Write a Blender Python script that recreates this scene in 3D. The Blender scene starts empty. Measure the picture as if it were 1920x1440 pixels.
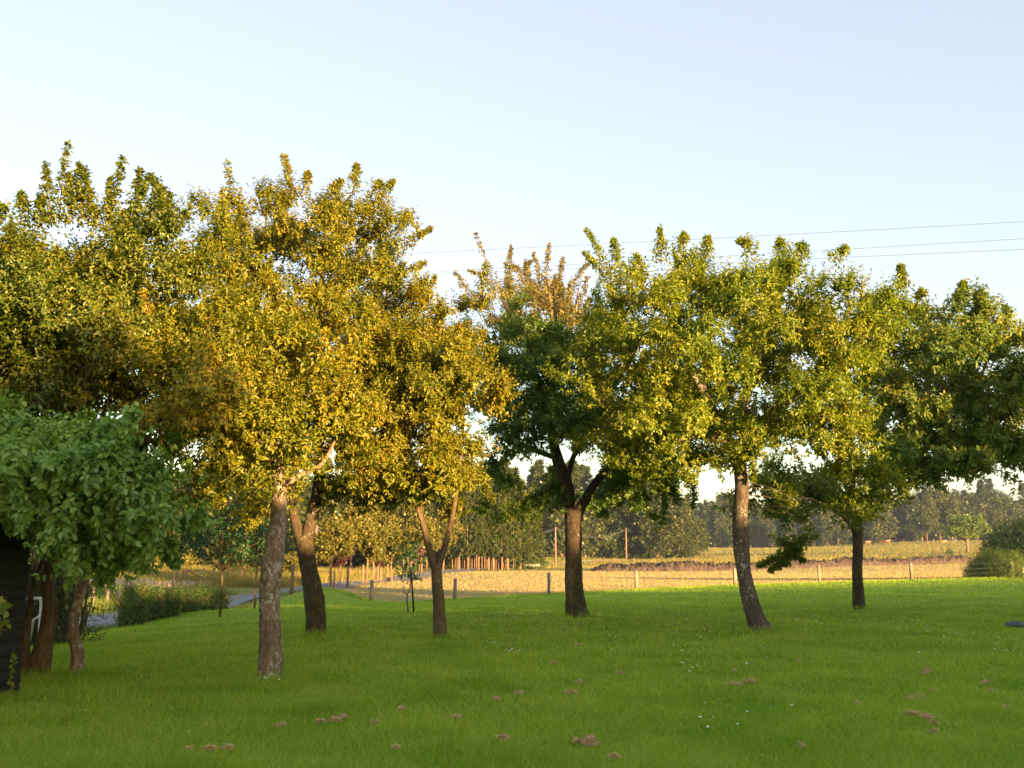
import bpy, bmesh, math, random
import numpy as np
from mathutils import Vector
C = bpy.context.scene.collection
rng = np.random.default_rng(7)
R = math.radians
# ------------------------------------------------------------------ camera
FPX = 1884.0; HZ = 1020.0; CAMZ = 1.65
PITCH = math.atan((HZ - 720) / FPX)
cam = bpy.data.cameras.new('camera'); camo = bpy.data.objects.new('camera', cam); C.objects.link(camo)
camo.location = (0, 0, CAMZ); camo.rotation_euler = (math.pi / 2 + PITCH, 0, 0)
cam.sensor_width = 36; cam.lens = 36 * FPX / 1920; cam.clip_end = 6000; cam.clip_start = .1
cam.dof.use_dof = True; cam.dof.focus_distance = 15; cam.dof.aperture_fstop = 3.2
bpy.context.scene.camera = camo
# ------------------------------------------------------------------ world, sun, exposure
SUN_EL = 6.5; SUN_AZ = 37.0        # azimuth: degrees right of straight behind the camera
sx, sy = math.sin(R(SUN_AZ)), -math.cos(R(SUN_AZ))
w = bpy.data.worlds.new('World'); bpy.context.scene.world = w; w.use_nodes = True
nt = w.node_tree; bg = nt.nodes['Background']
sky = nt.nodes.new('ShaderNodeTexSky'); sky.sky_type = 'NISHITA'; sky.sun_disc = False
sky.sun_elevation = R(SUN_EL); sky.sun_rotation = math.atan2(sx, sy)
sky.air_density = 1.0; sky.dust_density = 1.2; sky.ozone_density = 1.0; sky.altitude = 300
hs = nt.nodes.new('ShaderNodeGamma'); hs.inputs['Gamma'].default_value = .5
nt.links.new(sky.outputs[0], hs.inputs['Color'])
def vm(op, a, b):
    n = nt.nodes.new('ShaderNodeVectorMath'); n.operation = op; nt.links.new(a, n.inputs[0])
    if isinstance(b, tuple): n.inputs[1].default_value = b
    else: nt.links.new(b, n.inputs[1])
    return n.outputs[0]
nt.links.new(vm('MAXIMUM', vm('MULTIPLY', hs.outputs[0], (1.03, .965, .985)), vm('MULTIPLY', sky.outputs[0], (.62, .6, .6))), bg.inputs[0]); bg.inputs[1].default_value = 0.116
sl = bpy.data.lights.new('sun', 'SUN'); so = bpy.data.objects.new('sun', sl); C.objects.link(so)
sl.energy = 4.4; sl.angle = R(.6); sl.color = (1.0, .62, .25)
sd = Vector((sx * math.cos(R(SUN_EL)), sy * math.cos(R(SUN_EL)), math.sin(R(SUN_EL))))
so.rotation_euler = sd.to_track_quat('Z', 'Y').to_euler(); so.location = (20, -30, 30)
vs = bpy.context.scene.view_settings
vs.view_transform = 'Standard'; vs.look = 'None'; vs.exposure = 2.64; vs.gamma = 1
bpy.context.scene.cycles.max_bounces = 8; bpy.context.scene.cycles.diffuse_bounces = 5
bpy.context.scene.cycles.transmission_bounces = 4; bpy.context.scene.cycles.transparent_max_bounces = 4

# ------------------------------------------------------------------ pixel <-> world
cP, sP = math.cos(PITCH), math.sin(PITCH)
def W(px, py, Y):
    px = np.asarray(px, float); py = np.asarray(py, float)
    a = (px - 960) / FPX; b = (720 - py) / FPX
    dy = cP - b * sP; dz = sP + b * cP
    k = Y / dy
    return np.stack(np.broadcast_arrays(a * k, Y + 0 * k, CAMZ + dz * k), -1)
def mpp(py, Y):      # metres per photo pixel at that depth
    b = (720 - py) / FPX; return Y / (cP - b * sP) / FPX
# ------------------------------------------------------------------ terrain
ctrl = [(100,1200,22),(230,1181,26),(345,1150,32),(412,1160,27),(478,1146,31),(560,1113,45),(620,1106,50),(697,1130,48),(853,1127,46),
 (1029,1117,47),(1193,1108,50),(1378,1100,52),(1536,1095,55),(1709,1090,56),(1900,1085,56),(1970,1083,56),
 (190,1184,33),(200,1160,39),(430,1141,44.7),(430,1121,53),(555,1121,54),(555,1106,63),(670,1097,70),(670,1090,77),(800,1076,100),
 (60,1150,40),(200,1104,62),(200,1078,85),(250,1066,95),(450,1092,78),(480,1072,110),(20,1100,60),
 (697,1092,85),(900,1074,108),(900,1067,130),(1000,1066,140),(1042,1063,188),(1110,1072,120),(1400,1070,128),(1600,1062,142),(1800,1056,160),
 (1175,1050,235),(1257,1038,295),(1306,1030,350),(1320,1028,380),(1000,1044,240),(860,1052,200),(700,1062,170),(1500,1050,165),(1500,1027,390),
 (1700,1016,400),(1818,1036,215),(1700,1045,200),(1900,1040,200),(1900,1013,400),(1000,1030,420),(600,1040,400),(200,1045,300)]
cx_, cz_ = [], []
def feat(x, y):
    r = np.maximum(np.hypot(x, y), 1.0)
    az = np.clip(np.arctan2(x, y), -.62, .62)
    return np.stack([az * 1.6, np.log(r)], -1)
P3 = np.array([W(a, b, c) for a, b, c in ctrl])
near = [(r * math.sin(a), r * math.cos(a), 0.0) for r in (1.5, 5, 9, 13, 17) for a in np.linspace(-.62, .62, 9)]
near += [(r * math.sin(a), r * math.cos(a), 0.0) for r in (21, 25) for a in np.linspace(-.02, .62, 5)]
far = [(r * math.sin(a), r * math.cos(a), z) for r, z in ((1200, 5), (4000, 10)) for a in np.linspace(-.62, .62, 5)]
ALL = np.vstack([P3, near, far])
FX = feat(ALL[:, 0], ALL[:, 1])
def kern(A, B): return np.sqrt(((A[:, None] - B[None]) ** 2).sum(-1) + .002)
K = kern(FX, FX); coef = np.linalg.solve(K - np.eye(len(K)) * .0005, ALL[:, 2])
def H(x, y):
    x = np.atleast_1d(np.asarray(x, float)); y = np.atleast_1d(np.asarray(y, float))
    out = np.empty(x.size); xf, yf = x.ravel(), y.ravel()
    for i in range(0, x.size, 20000):
        out[i:i + 20000] = kern(feat(xf[i:i + 20000], yf[i:i + 20000]), FX) @ coef
    return out.reshape(x.shape)
def h1(x, y): return float(H(x, y)[0])
def hit(px, py, y0=4, y1=90):
    Ys = np.exp(np.linspace(math.log(y0), math.log(y1), 700)); p = W(px, py, Ys)
    d = p[:, 2] - H(p[:, 0], p[:, 1]); i = np.argmax(d < 0)
    if d[i] >= 0: i = int(np.argmin(d))
    return p[i]
def G(px, Y):
    x = (px - 960) / FPX * Y / cP * 1.0
    x = float(W(px, 1080, Y)[0]); return Vector((x, Y, h1(x, Y)))

# ------------------------------------------------------------------ object helpers
def mk(name, V, F, mat, parent=None, smooth=False, uvr=None):
    V = np.asarray(V, np.float32); me = bpy.data.meshes.new(name)
    F = [np.asarray(f, np.int32) for f in F if len(f)]
    me.vertices.add(len(V)); me.vertices.foreach_set('co', V.ravel())
    nl = sum(f.size for f in F); npoly = sum(len(f) for f in F)
    me.loops.add(nl); me.polygons.add(npoly)
    me.loops.foreach_set('vertex_index', np.concatenate([f.ravel() for f in F]))
    tot = np.concatenate([np.full(len(f), f.shape[1], np.int32) for f in F])
    st = np.concatenate([[0], np.cumsum(tot)[:-1]]).astype(np.int32)
    me.polygons.foreach_set('loop_start', st); me.polygons.foreach_set('loop_total', tot)
    if smooth: me.polygons.foreach_set('use_smooth', np.ones(npoly, bool))
    me.update(calc_edges=True)
    me.materials.append(mat)
    o = bpy.data.objects.new(name, me); C.objects.link(o)
    if parent: o.parent = parent
    return o
def tag(o, label, cat, group=None, kind=None):
    if label: o['label'] = label
    if cat: o['category'] = cat
    if group: o['group'] = group
    if kind: o['kind'] = kind
    return o
def empty(name, loc, label, cat, group=None):
    o = bpy.data.objects.new(name, None); C.objects.link(o); o.location = loc; o.empty_display_size = .2
    return tag(o, label, cat, group)
def copy_tree(o, loc, rz, s, label=None, group=None):
    r = o.copy(); C.objects.link(r); r.location = loc; r.rotation_euler = (0, 0, rz)
    r.scale = s if hasattr(s, '__len__') else (s, s, s)
    if label: r['label'] = label
    if group: r['group'] = group
    for ch in o.children:
        c = ch.copy(); C.objects.link(c); c.parent = r
        for g in ch.children:
            d = g.copy(); C.objects.link(d); d.parent = c
    return r
class MB:        # collects boxes and tubes into one mesh
    def __init__(s): s.V = []; s.Q = []; s.n = 0
    def add(s, v, q):
        s.V.append(np.asarray(v, float)); s.Q.append(np.asarray(q) + s.n); s.n += len(v); return s
    def box(s, c, d, rz=0, ax=None):
        c = np.array(c, float); d = np.array(d, float) / 2
        v = np.array([(x, y, z) for x in (-1, 1) for y in (-1, 1) for z in (-1, 1)]) * d
        if rz: v = v @ np.array([[math.cos(rz), math.sin(rz), 0], [-math.sin(rz), math.cos(rz), 0], [0, 0, 1]])
        return s.add(v + c, [(0, 1, 3, 2), (4, 6, 7, 5), (0, 4, 5, 1), (2, 3, 7, 6), (0, 2, 6, 4), (1, 5, 7, 3)])
    def tube(s, P, rad, n=8, lump=0, seed=0, flare=0):
        P = np.asarray(P, float); m = len(P); rad = np.broadcast_to(np.asarray(rad, float), (m,))
        T = np.gradient(P, axis=0); T /= np.linalg.norm(T, axis=1)[:, None] + 1e-9
        a0 = np.cross(T[0], (0, 1, .01) if abs(T[0][1]) < .9 else (1, 0, 0)); a0 /= np.linalg.norm(a0)
        A = np.zeros_like(P); A[0] = a0
        for i in range(1, m):
            a = A[i - 1] - T[i] * (A[i - 1] @ T[i]); A[i] = a / (np.linalg.norm(a) + 1e-9)
        B = np.cross(T, A); th = np.arange(n) / n * 2 * np.pi
        rr = rad[:, None] * np.ones((m, n))
        if lump:
            g = np.random.default_rng(seed); L = np.concatenate([[0], np.cumsum(np.linalg.norm(np.diff(P, axis=0), axis=1))])
            for k in range(1, 9):
                rr *= 1 + lump / (k ** .7) * np.sin(L[:, None] * g.uniform(1, 3) * k * 1.6 + th[None] * int(g.integers(1, k + 2)) + g.uniform(0, 6.3))
            if flare: rr *= 1 + flare * np.exp(-L[:, None] / .14) * (1 + .45 * np.sin(th[None] * 4 + seed) + .3 * np.sin(th[None] * 7 + seed * 2))
        V = P[:, None] + rr[..., None] * (np.cos(th)[None, :, None] * A[:, None] + np.sin(th)[None, :, None] * B[:, None])
        V = V.reshape(-1, 3); i = np.arange(m - 1)[:, None] * n; j = np.arange(n)[None]; j2 = (j + 1) % n
        Q = np.stack([i + j, i + j2, i + n + j2, i + n + j], -1).reshape(-1, 4)
        k = len(V); V = np.vstack([V, P[:1], P[-1:]])
        jj = np.arange(0, n); cap = [(k, (q + 1) % n, q, q) for q in jj]
        s.add(V, Q); b = s.n - len(V); off = (m - 1) * n
        s.T = getattr(s, 'T', [])
        s.T.append(np.array([(b + k, b + (q + 1) % n, b + q) for q in jj] + [(b + k + 1, b + off + q, b + off + (q + 1) % n) for q in jj]))
        return s
    def build(s, name, mat, parent=None, smooth=False):
        F = [np.vstack(s.Q)];
        if getattr(s, 'T', None): F.append(np.vstack(s.T))
        o = mk(name, np.vstack(s.V), F, mat, None, smooth)
        if parent:
            if parent.type == 'EMPTY' or parent.location.length:
                lv = np.array(parent.location)
                if getattr(s, 'world', False):
                    v = np.vstack(s.V).astype(np.float32) - lv.astype(np.float32); o.data.vertices.foreach_set('co', v.ravel()); o.data.update()
            o.parent = parent
        return o
def spline(P, n):
    P = np.asarray(P, float); m = len(P)
    Q = np.vstack([2 * P[0] - P[1], P, 2 * P[-1] - P[-2]]); out = []
    for i in range(m - 1):
        p0, p1, p2, p3 = Q[i:i + 4]; t = np.linspace(0, 1, n, endpoint=False)[:, None]
        out.append(.5 * (2 * p1 + (p2 - p0) * t + (2 * p0 - 5 * p1 + 4 * p2 - p3) * t ** 2 + (3 * p1 - p0 - 3 * p2 + p3) * t ** 3))
    out.append(P[-1:]); return np.vstack(out)
def unit(v): return v / (np.linalg.norm(v, axis=-1, keepdims=True) + 1e-9)

# ------------------------------------------------------------------ materials
def nodes(name):
    m = bpy.data.materials.new(name); m.use_nodes = True; t = m.node_tree
    return m, t, t.nodes['Principled BSDF'], t.nodes['Material Output']
def ramp(t, fac, stops):
    r = t.nodes.new('ShaderNodeValToRGB'); e = r.color_ramp.elements
    while len(e) < len(stops): e.new(.5)
    for i, (p, c) in enumerate(stops): e[i].position = p; e[i].color = (*c, 1)
    t.links.new(fac, r.inputs[0]); return r.outputs[0]
def noise(t, scale, det=4, rough=.6, vec=None, stretch=None):
    n = t.nodes.new('ShaderNodeTexNoise'); n.inputs['Scale'].default_value = scale; n.inputs['Detail'].default_value = det; n.inputs['Roughness'].default_value = rough
    tc = t.nodes.new('ShaderNodeTexCoord'); src = tc.outputs['Object']
    if stretch is not None:
        mp = t.nodes.new('ShaderNodeMapping'); mp.inputs['Scale'].default_value = stretch; t.links.new(src, mp.inputs[0]); src = mp.outputs[0]
    t.links.new(src, n.inputs['Vector']); return n.outputs['Fac']
def mix(t, fac, a, b, mode='MIX'):
    m = t.nodes.new('ShaderNodeMix'); m.data_type = 'RGBA'; m.blend_type = mode
    for s, v in ((0, fac), (6, a), (7, b)):
        if hasattr(v, 'is_linked') or isinstance(v, bpy.types.NodeSocket): t.links.new(v, m.inputs[s])
        else: m.inputs[s].default_value = v if s == 0 else (*v, 1)
    return m.outputs[2]
def bump(t, bs, h, dist, st=.6):
    b = t.nodes.new('ShaderNodeBump'); b.inputs['Distance'].default_value = dist; b.inputs['Strength'].default_value = st
    t.links.new(h, b.inputs['Height']); t.links.new(b.outputs[0], bs.inputs['Normal'])
def leafmat(name, cols, trans=.35, gloss=.05, nscale=.6, rough=.45, nk=.9, rk=.4):
    m, t, bs, out = nodes(name); t.nodes.remove(bs)
    g = t.nodes.new('ShaderNodeNewGeometry'); oi = t.nodes.new('ShaderNodeObjectInfo')
    n = noise(t, nscale, 3)
    a = t.nodes.new('ShaderNodeMath'); a.operation = 'MULTIPLY_ADD'; t.links.new(n, a.inputs[0]); a.inputs[1].default_value = nk
    mm = t.nodes.new('ShaderNodeMath'); mm.operation = 'MULTIPLY_ADD'; t.links.new(g.outputs['Random Per Island'], mm.inputs[0]); mm.inputs[1].default_value = rk; mm.inputs[2].default_value = -.15 - (nk - .9) * .5
    t.links.new(mm.outputs[0], a.inputs[2])
    col = ramp(t, a.outputs[0], [(i / (len(cols) - 1) * .7 + .12, c) for i, c in enumerate(cols)])
    d = t.nodes.new('ShaderNodeBsdfDiffuse'); tr = t.nodes.new('ShaderNodeBsdfTranslucent'); gl = t.nodes.new('ShaderNodeBsdfGlossy')
    gl.inputs['Roughness'].default_value = rough; gl.inputs['Color'].default_value = (.8, .85, .8, 1)
    t.links.new(col, d.inputs[0])
    tc = mix(t, 1.0, col, (1.25, 1.15, .6), 'MULTIPLY'); t.links.new(tc, tr.inputs[0])
    m1 = t.nodes.new('ShaderNodeMixShader'); m1.inputs[0].default_value = trans; t.links.new(d.outputs[0], m1.inputs[1]); t.links.new(tr.outputs[0], m1.inputs[2])
    m2 = t.nodes.new('ShaderNodeMixShader'); m2.inputs[0].default_value = gloss; t.links.new(m1.outputs[0], m2.inputs[1]); t.links.new(gl.outputs[0], m2.inputs[2])
    t.links.new(m2.outputs[0], out.inputs[0]); return m
def barkmat(name, dark, light, lichen=.5, moss=.5, lc=(.42, .42, .38)):
    m, t, bs, out = nodes(name)
    n = noise(t, 16, 8, .7, stretch=(1, 1, .35)); c = ramp(t, n, [(.3, dark), (.62, light)])
    big = noise(t, 2.2, 3); c = mix(t, .5, c, ramp(t, big, [(.3, (.35, .3, .26)), (.7, (1, 1, 1))]), 'MULTIPLY')
    if moss:
        mo = noise(t, 5, 6, .7); tc = t.nodes.new('ShaderNodeTexCoord'); sp = t.nodes.new('ShaderNodeSeparateXYZ'); t.links.new(tc.outputs['Object'], sp.inputs[0])
        a = t.nodes.new('ShaderNodeMath'); a.operation = 'MULTIPLY_ADD'; t.links.new(sp.outputs[2], a.inputs[0]); a.inputs[1].default_value = -.09; t.links.new(mo, a.inputs[2])
        f = ramp(t, a.outputs[0], [(.42, (0, 0, 0)), (.56, (moss,) * 3)]); c = mix(t, f, c, (.075, .085, .018))
    if lichen:
        li = noise(t, 22, 5, .75, stretch=(1, 1, .7)); lb = noise(t, 2.6, 2)
        a = t.nodes.new('ShaderNodeMath'); a.operation = 'MULTIPLY_ADD'; t.links.new(lb, a.inputs[0]); a.inputs[1].default_value = .35 * lichen * 1.4; t.links.new(li, a.inputs[2])
        f = ramp(t, a.outputs[0], [(.80, (0, 0, 0)), (.86, (.9,) * 3)]); c = mix(t, f, c, lc)
    t.links.new(c, bs.inputs['Base Color']); bs.inputs['Roughness'].default_value = .9; bs.inputs['Specular IOR Level'].default_value = .2
    bump(t, bs, noise(t, 26, 8, .75, stretch=(1, 1, .28)), .03, .9); return m
def plain(name, c1, c2, scale=8, rough=.8, bd=0, stretch=None, spec=.3, metal=0):
    m, t, bs, out = nodes(name); n = noise(t, scale, 6, .65, stretch=stretch)
    t.links.new(ramp(t, n, [(.3, c1), (.7, c2)]), bs.inputs['Base Color'])
    bs.inputs['Roughness'].default_value = rough; bs.inputs['Specular IOR Level'].default_value = spec; bs.inputs['Metallic'].default_value = metal
    if bd: bump(t, bs, noise(t, scale * 2.5, 6, .7, stretch=stretch), bd, .8)
    return m
L_gold = leafmat('leaves_apple_golden', [(0.0604, 0.0977, 0.006), (0.1468, 0.1726, 0.0083), (0.2246, 0.2177, 0.0107), (0.3457, 0.233, 0.0167)], .46, .03)
L_lime = leafmat('leaves_apple_lime', [(0.0505, 0.1104, 0.0053), (0.1227, 0.1882, 0.0087), (0.2022, 0.2465, 0.0123), (0.2888, 0.2726, 0.0219)], .46, .03)
L_dark = leafmat('leaves_dark_green', [(0.0372, 0.103, 0.0126), (0.0742, 0.1591, 0.0198), (0.1277, 0.2059, 0.0252), (0.2088, 0.1872, 0.0324)], .46, .03)
L_pear = leafmat('leaves_pear', [(0.0303, 0.0627, 0.0057), (0.0836, 0.1253, 0.0082), (0.1518, 0.1755, 0.0115), (0.2279, 0.1881, 0.018)], .46, .04)
L_big = leafmat('leaves_broad', [(0.0962, 0.2087, 0.0344), (0.1733, 0.313, 0.0499), (0.2696, 0.4001, 0.0702)], .35, .05)
L_wal = leafmat('leaves_large_tree', [(0.0427, 0.0999, 0.0132), (0.0946, 0.1697, 0.0198), (0.1774, 0.2297, 0.0264), (0.3076, 0.2596, 0.0413)], .46, .03)
L_sap = leafmat('leaves_sapling', [(0.018, 0.075, 0.0234), (0.0375, 0.1125, 0.0286), (0.075, 0.135, 0.026)], .3)
L_conif = leafmat('needles', [(0.0161, 0.0344, 0.0078), (0.0405, 0.0575, 0.0116), (0.0744, 0.0789, 0.0155)], .1, .02, .3)
L_decid = leafmat('leaves_far', [(0.0222, 0.0421, 0.0087), (0.05, 0.0662, 0.0119), (0.089, 0.0903, 0.0152)], .2, .03, .3)
L_yell = leafmat('leaves_roadside', [(0.0612, 0.0714, 0.009), (0.1122, 0.1071, 0.0144), (0.1734, 0.1428, 0.0225)], .25, .03, .5)
L_purp = leafmat('leaves_purple', [(.028, .008, .012), (.06, .016, .02), (.1, .04, .03)], .2, .05, .5)
L_shrub = leafmat('leaves_shrub', [(0.0569, 0.105, 0.0173), (0.1056, 0.1663, 0.0288), (0.1625, 0.21, 0.0432)], .3, .04, .8)
L_hedge = leafmat('leaves_hedge', [(0.016, 0.045, 0.0075), (0.0352, 0.0756, 0.012), (0.072, 0.108, 0.018)], .2, .05, 1)
B_apple = barkmat('bark_apple', (.085, .06, .042), (.34, .24, .17), 1.05, .7)
B_dark = barkmat('bark_dark', (.03, .022, .015), (.10, .075, .05), .7, .9)
B_grey = barkmat('bark_grey', (.055, .042, .034), (.17, .13, .105), .85, .3)
B_brown = barkmat('bark_brown', (.06, .042, .026), (.21, .15, .09), .6, .6)
B_far = plain('bark_far', (.12, .07, .045), (.26, .16, .1), 1.5, .9)

def groundmat(name, stops, s1, s2, stops2=None, f2=.5, bd=.03, st=None):
    m, t, bs, out = nodes(name)
    a = ramp(t, noise(t, s1, 6, .65, stretch=st), stops)
    b = ramp(t, noise(t, s2, 5, .7, stretch=st), stops2 or [(.3, (.6, .6, .6)), (.7, (1.15, 1.15, 1.1))])
    c = mix(t, 1.0 if not stops2 else f2, a, b, 'MULTIPLY' if not stops2 else 'MIX')
    t.links.new(c, bs.inputs['Base Color']); bs.inputs['Roughness'].default_value = .95; bs.inputs['Specular IOR Level'].default_value = .1
    bump(t, bs, noise(t, s2 * 1.5, 6, .75, stretch=st), bd, 1); return m
M_lawn = groundmat('lawn_ground', [(.3, (.13, .22, .015)), (.5, (.20, .31, .02)), (.72, (.28, .37, .035))], .5, 9)
M_hay = groundmat('mown_hay', [(.3, (.22, .26, .08)), (.48, (.33, .27, .11)), (.7, (.44, .32, .15))], .42, 2.6, [(.3, (.22, .25, .08)), (.65, (.38, .27, .10))], .4, .025, (1, .3, 1))
M_mead = groundmat('pasture_ground', [(.3, (.13, .16, .03)), (.5, (.23, .22, .05)), (.72, (.33, .27, .08))], .12, 1.2, None, .5, .06, (.5, 1, 1))
M_road = plain('asphalt', (.11, .11, .115), (.2, .195, .19), 6, .85, .004)
M_track = plain('gravel_track', (.3, .25, .18), (.42, .36, .27), 3, .95)
M_wood = plain('weathered_wood', (.10, .08, .06), (.30, .25, .20), 14, .9, .006, (1, 1, .12))
M_pole = plain('pole_wood', (.13, .08, .055), (.24, .16, .11), 6, .9, 0, (1, 1, .1))
M_shed = plain('tarred_boards', (.018, .015, .015), (.055, .048, .046), 18, .75, .004, (.3, .3, 2))
M_white = plain('white_paint', (.55, .56, .55), (.8, .8, .78), 10, .45)
M_zinc = plain('weathered_white', (.2, .2, .19), (.34, .33, .31), 3, .7)
M_red = plain('orange_red_paint', (.5, .1, .03), (.65, .16, .05), 10, .5)
M_wire = plain('wire_steel', (.12, .12, .12), (.2, .2, .2), 10, .6)
M_cable = plain('power_cable', (.03, .03, .035), (.05, .05, .055), 10, .8)
M_earth = plain('turned_earth', (.03, .021, .017), (.10, .07, .056), 1.6, .95, .15)
M_straw = plain('straw_heap', (.38, .26, .15), (.62, .45, .3), 2.5, .95, .06)
M_dry = leafmat('dry_clippings', [(0.42, 0.266, 0.13), (0.6, 0.406, 0.221), (0.6, 0.56, 0.325)], .2, .02, 3)
M_cow = plain('cow_hide', (.3, .12, .04), (.42, .2, .08), 1.2, .8)
M_stone = plain('grey_stone', (.06, .065, .08), (.16, .165, .19), 12, .85, .02)
M_petal = plain('daisy_petal', (.75, .75, .75), (.85, .85, .85), 5, .6)
M_yel = plain('yellow_petal', (.7, .5, .02), (.8, .6, .03), 5, .5)
M_green = plain('stake_green', (.02, .05, .02), (.04, .08, .03), 5, .6)
M_brick = plain('house_brick', (.2, .08, .05), (.32, .14, .09), 9, .9)
M_roof = plain('roof_slate', (.05, .05, .055), (.1, .1, .105), 9, .7)
M_glass = plain('window_glass', (.03, .035, .04), (.04, .045, .05), 3, .1, 0, None, .5)
M_grass = leafmat('grass_blades', [(0.1069, 0.2137, 0.0113), (0.2048, 0.3624, 0.0168), (0.2761, 0.4273, 0.0262), (0.4096, 0.511, 0.0655)], .4, .02, .7, .45, 1.15, .6)
M_tall = leafmat('tall_grass_blades', [(0.104, 0.12, 0.02), (0.182, 0.168, 0.035), (0.312, 0.228, 0.07)], .3, .02, .3)
M_tallg = leafmat('verge_grass_blades', [(0.07, 0.12, 0.018), (0.126, 0.18, 0.03), (0.196, 0.225, 0.042)], .3, .02, .3)

# ------------------------------------------------------------------ ground sheets
pxs = np.array([-400, 100, 230, 345, 480, 560, 620, 697, 1029, 1193, 1536, 1709, 2500])
Ye = np.array([18, 22, 26.3, 32.5, 38, 45, 50, 48.6, 47.6, 50.6, 55.6, 56.6, 58])
px2 = np.array([-400, 560, 640, 700, 800, 900, 1000, 1110, 1400, 1600, 1820, 2500]); Y2 = np.array([80, 72, 84, 95, 108, 116, 122, 124, 130, 145, 158, 165])
azs = np.unique(np.concatenate([np.linspace(-180, -36, 40), np.linspace(-36, 36, 260), np.linspace(36, 180, 40)]))
def az2px(a): return 960 + np.tan(np.clip(a, -R(60), R(60))) * FPX / cP * .985
def edgeY(px): return np.interp(px, pxs, Ye)
az = np.radians(azs); cpx = az2px(az)
cosl = np.maximum(np.cos(np.clip(az, -R(40), R(40))), .5)
E1 = edgeY(cpx) / cosl; E2 = np.interp(cpx, px2, Y2) / cosl
rows = [E1 * s for s in np.concatenate([[.004], np.geomspace(.03, 1, 110)])]
n1 = len(rows) - 1
rows += [E1 + (E2 - E1) * t for t in np.linspace(0, 1, 60)[1:]]; n2 = len(rows) - 1
rows += [E2 * s for s in np.concatenate([np.geomspace(1, 5, 90)[1:], np.geomspace(5, 45, 25)[1:]])]
Rr = np.array(rows); X = Rr * np.sin(az); Yv = Rr * np.cos(az); Z = H(X, Yv)
Z += 0
ni, nj = Rr.shape; VV = np.stack([X, Yv, Z], -1).reshape(-1, 3)
I, J = np.meshgrid(np.arange(ni - 1), np.arange(nj - 1), indexing='ij')
Q = np.stack([I * nj + J, I * nj + J + 1, (I + 1) * nj + J + 1, (I + 1) * nj + J], -1)[..., ::-1]
pc = cpx[J]
regions = {'lawn': (I < n1), 'hay_field': (I >= n1) & (I < n2) & (pc > 600), }
regions['pasture'] = ~(regions['lawn'] | regions['hay_field'])
for nm, mt in (('lawn', M_lawn), ('hay_field', M_hay), ('pasture', M_mead)):
    q = Q[regions[nm]].reshape(-1, 4); u, inv = np.unique(q, return_inverse=True)
    o = mk(nm, VV[u], [inv.reshape(-1, 4)], mt, None, True); tag(o, None, None, None, 'structure')
def strip(name, ctr, wd, mat, lift):
    P = spline(ctr, 60); T = unit(np.gradient(P, axis=0)); N = np.stack([-T[:, 1], T[:, 0]], -1)
    k = 9; t = np.linspace(-.5, .5, k); XY = P[:, None] + N[:, None] * (t[None, :, None] * wd)
    z = H(XY[..., 0], XY[..., 1]) + lift; V = np.concatenate([XY, z[..., None]], -1).reshape(-1, 3)
    i, j = np.meshgrid(np.arange(len(P) - 1), np.arange(k - 1), indexing='ij')
    q = np.stack([i * k + j, i * k + j + 1, (i + 1) * k + j + 1, (i + 1) * k + j], -1).reshape(-1, 4)
    o = mk(name, V, [q], mat, None, True); tag(o, None, None, None, 'structure'); return o
strip('road', [(-19.5, 10), (-16.2, 24), (-14.7, 36), (-13.7, 48), (-12.6, 60), (-11.3, 74), (-9.0, 95), (-6, 120), (-3, 150)], 3.6, M_road, .05)
a, b, c, d = (W(1060, 1058, 200), W(1110, 1054, 222), W(1180, 1048, 245), W(1240, 1044, 262))
strip('gravel_track', [tuple(v[:2]) for v in (a, b, c, d)], 2.6, M_track, .06)

# ------------------------------------------------------------------ haze
HAZE = True
if HAZE:
    bpy.ops.mesh.primitive_cube_add(size=1, location=(0, 240, 17)); hz_ = bpy.context.object; hz_.name = 'haze'; hz_.scale = (1300, 620, 44)
    m = bpy.data.materials.new('haze_air'); m.use_nodes = True; t = m.node_tree; t.nodes.remove(t.nodes['Principled BSDF']); pv = t.nodes.new('ShaderNodeVolumePrincipled')
    pv.inputs['Color'].default_value = (.5, .68, 1, 1); pv.inputs['Density'].default_value = .00015; pv.inputs['Anisotropy'].default_value = 0
    t.links.new(pv.outputs[0], t.nodes['Material Output'].inputs['Volume']); hz_.data.materials.append(m); hz_['kind'] = 'stuff'; hz_['label'] = 'thin bluish evening haze over the far fields and woods'
# ------------------------------------------------------------------ leaves
def leaves6(p, ax, nn, L, Wd, fold=.25):
    ax = unit(ax); nn = unit(nn - ax * (nn * ax).sum(-1, keepdims=True)); s = np.cross(ax, nn)
    L = np.broadcast_to(L, (len(p),))[:, None]; Wd = np.broadcast_to(Wd, (len(p),))[:, None]
    up = nn * Wd * fold
    tip = p + ax * L - nn * L * .12
    V = np.stack([p, p + ax * L * .28 + s * Wd * .42 + up, p + ax * L * .68 + s * Wd * .36 + up * .8, tip,
                  p + ax * L * .68 - s * Wd * .36 + up * .8, p + ax * L * .28 - s * Wd * .42 + up], 1).reshape(-1, 3)
    b = np.arange(len(p))[:, None] * 6
    F = np.concatenate([b + np.array([[0, 3, 2, 1]]), b + np.array([[0, 5, 4, 3]])])
    return V, F
def leaves4(p, ax, nn, L, Wd):
    ax = unit(ax); nn = unit(nn - ax * (nn * ax).sum(-1, keepdims=True)); s = np.cross(ax, nn)
    L = np.broadcast_to(L, (len(p),))[:, None]; Wd = np.broadcast_to(Wd, (len(p),))[:, None]
    V = np.stack([p, p + ax * L * .45 + s * Wd * .5, p + ax * L, p + ax * L * .45 - s * Wd * .5], 1).reshape(-1, 3)
    return V, np.arange(len(p))[:, None] * 4 + np.array([[0, 1, 2, 3]])
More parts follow.
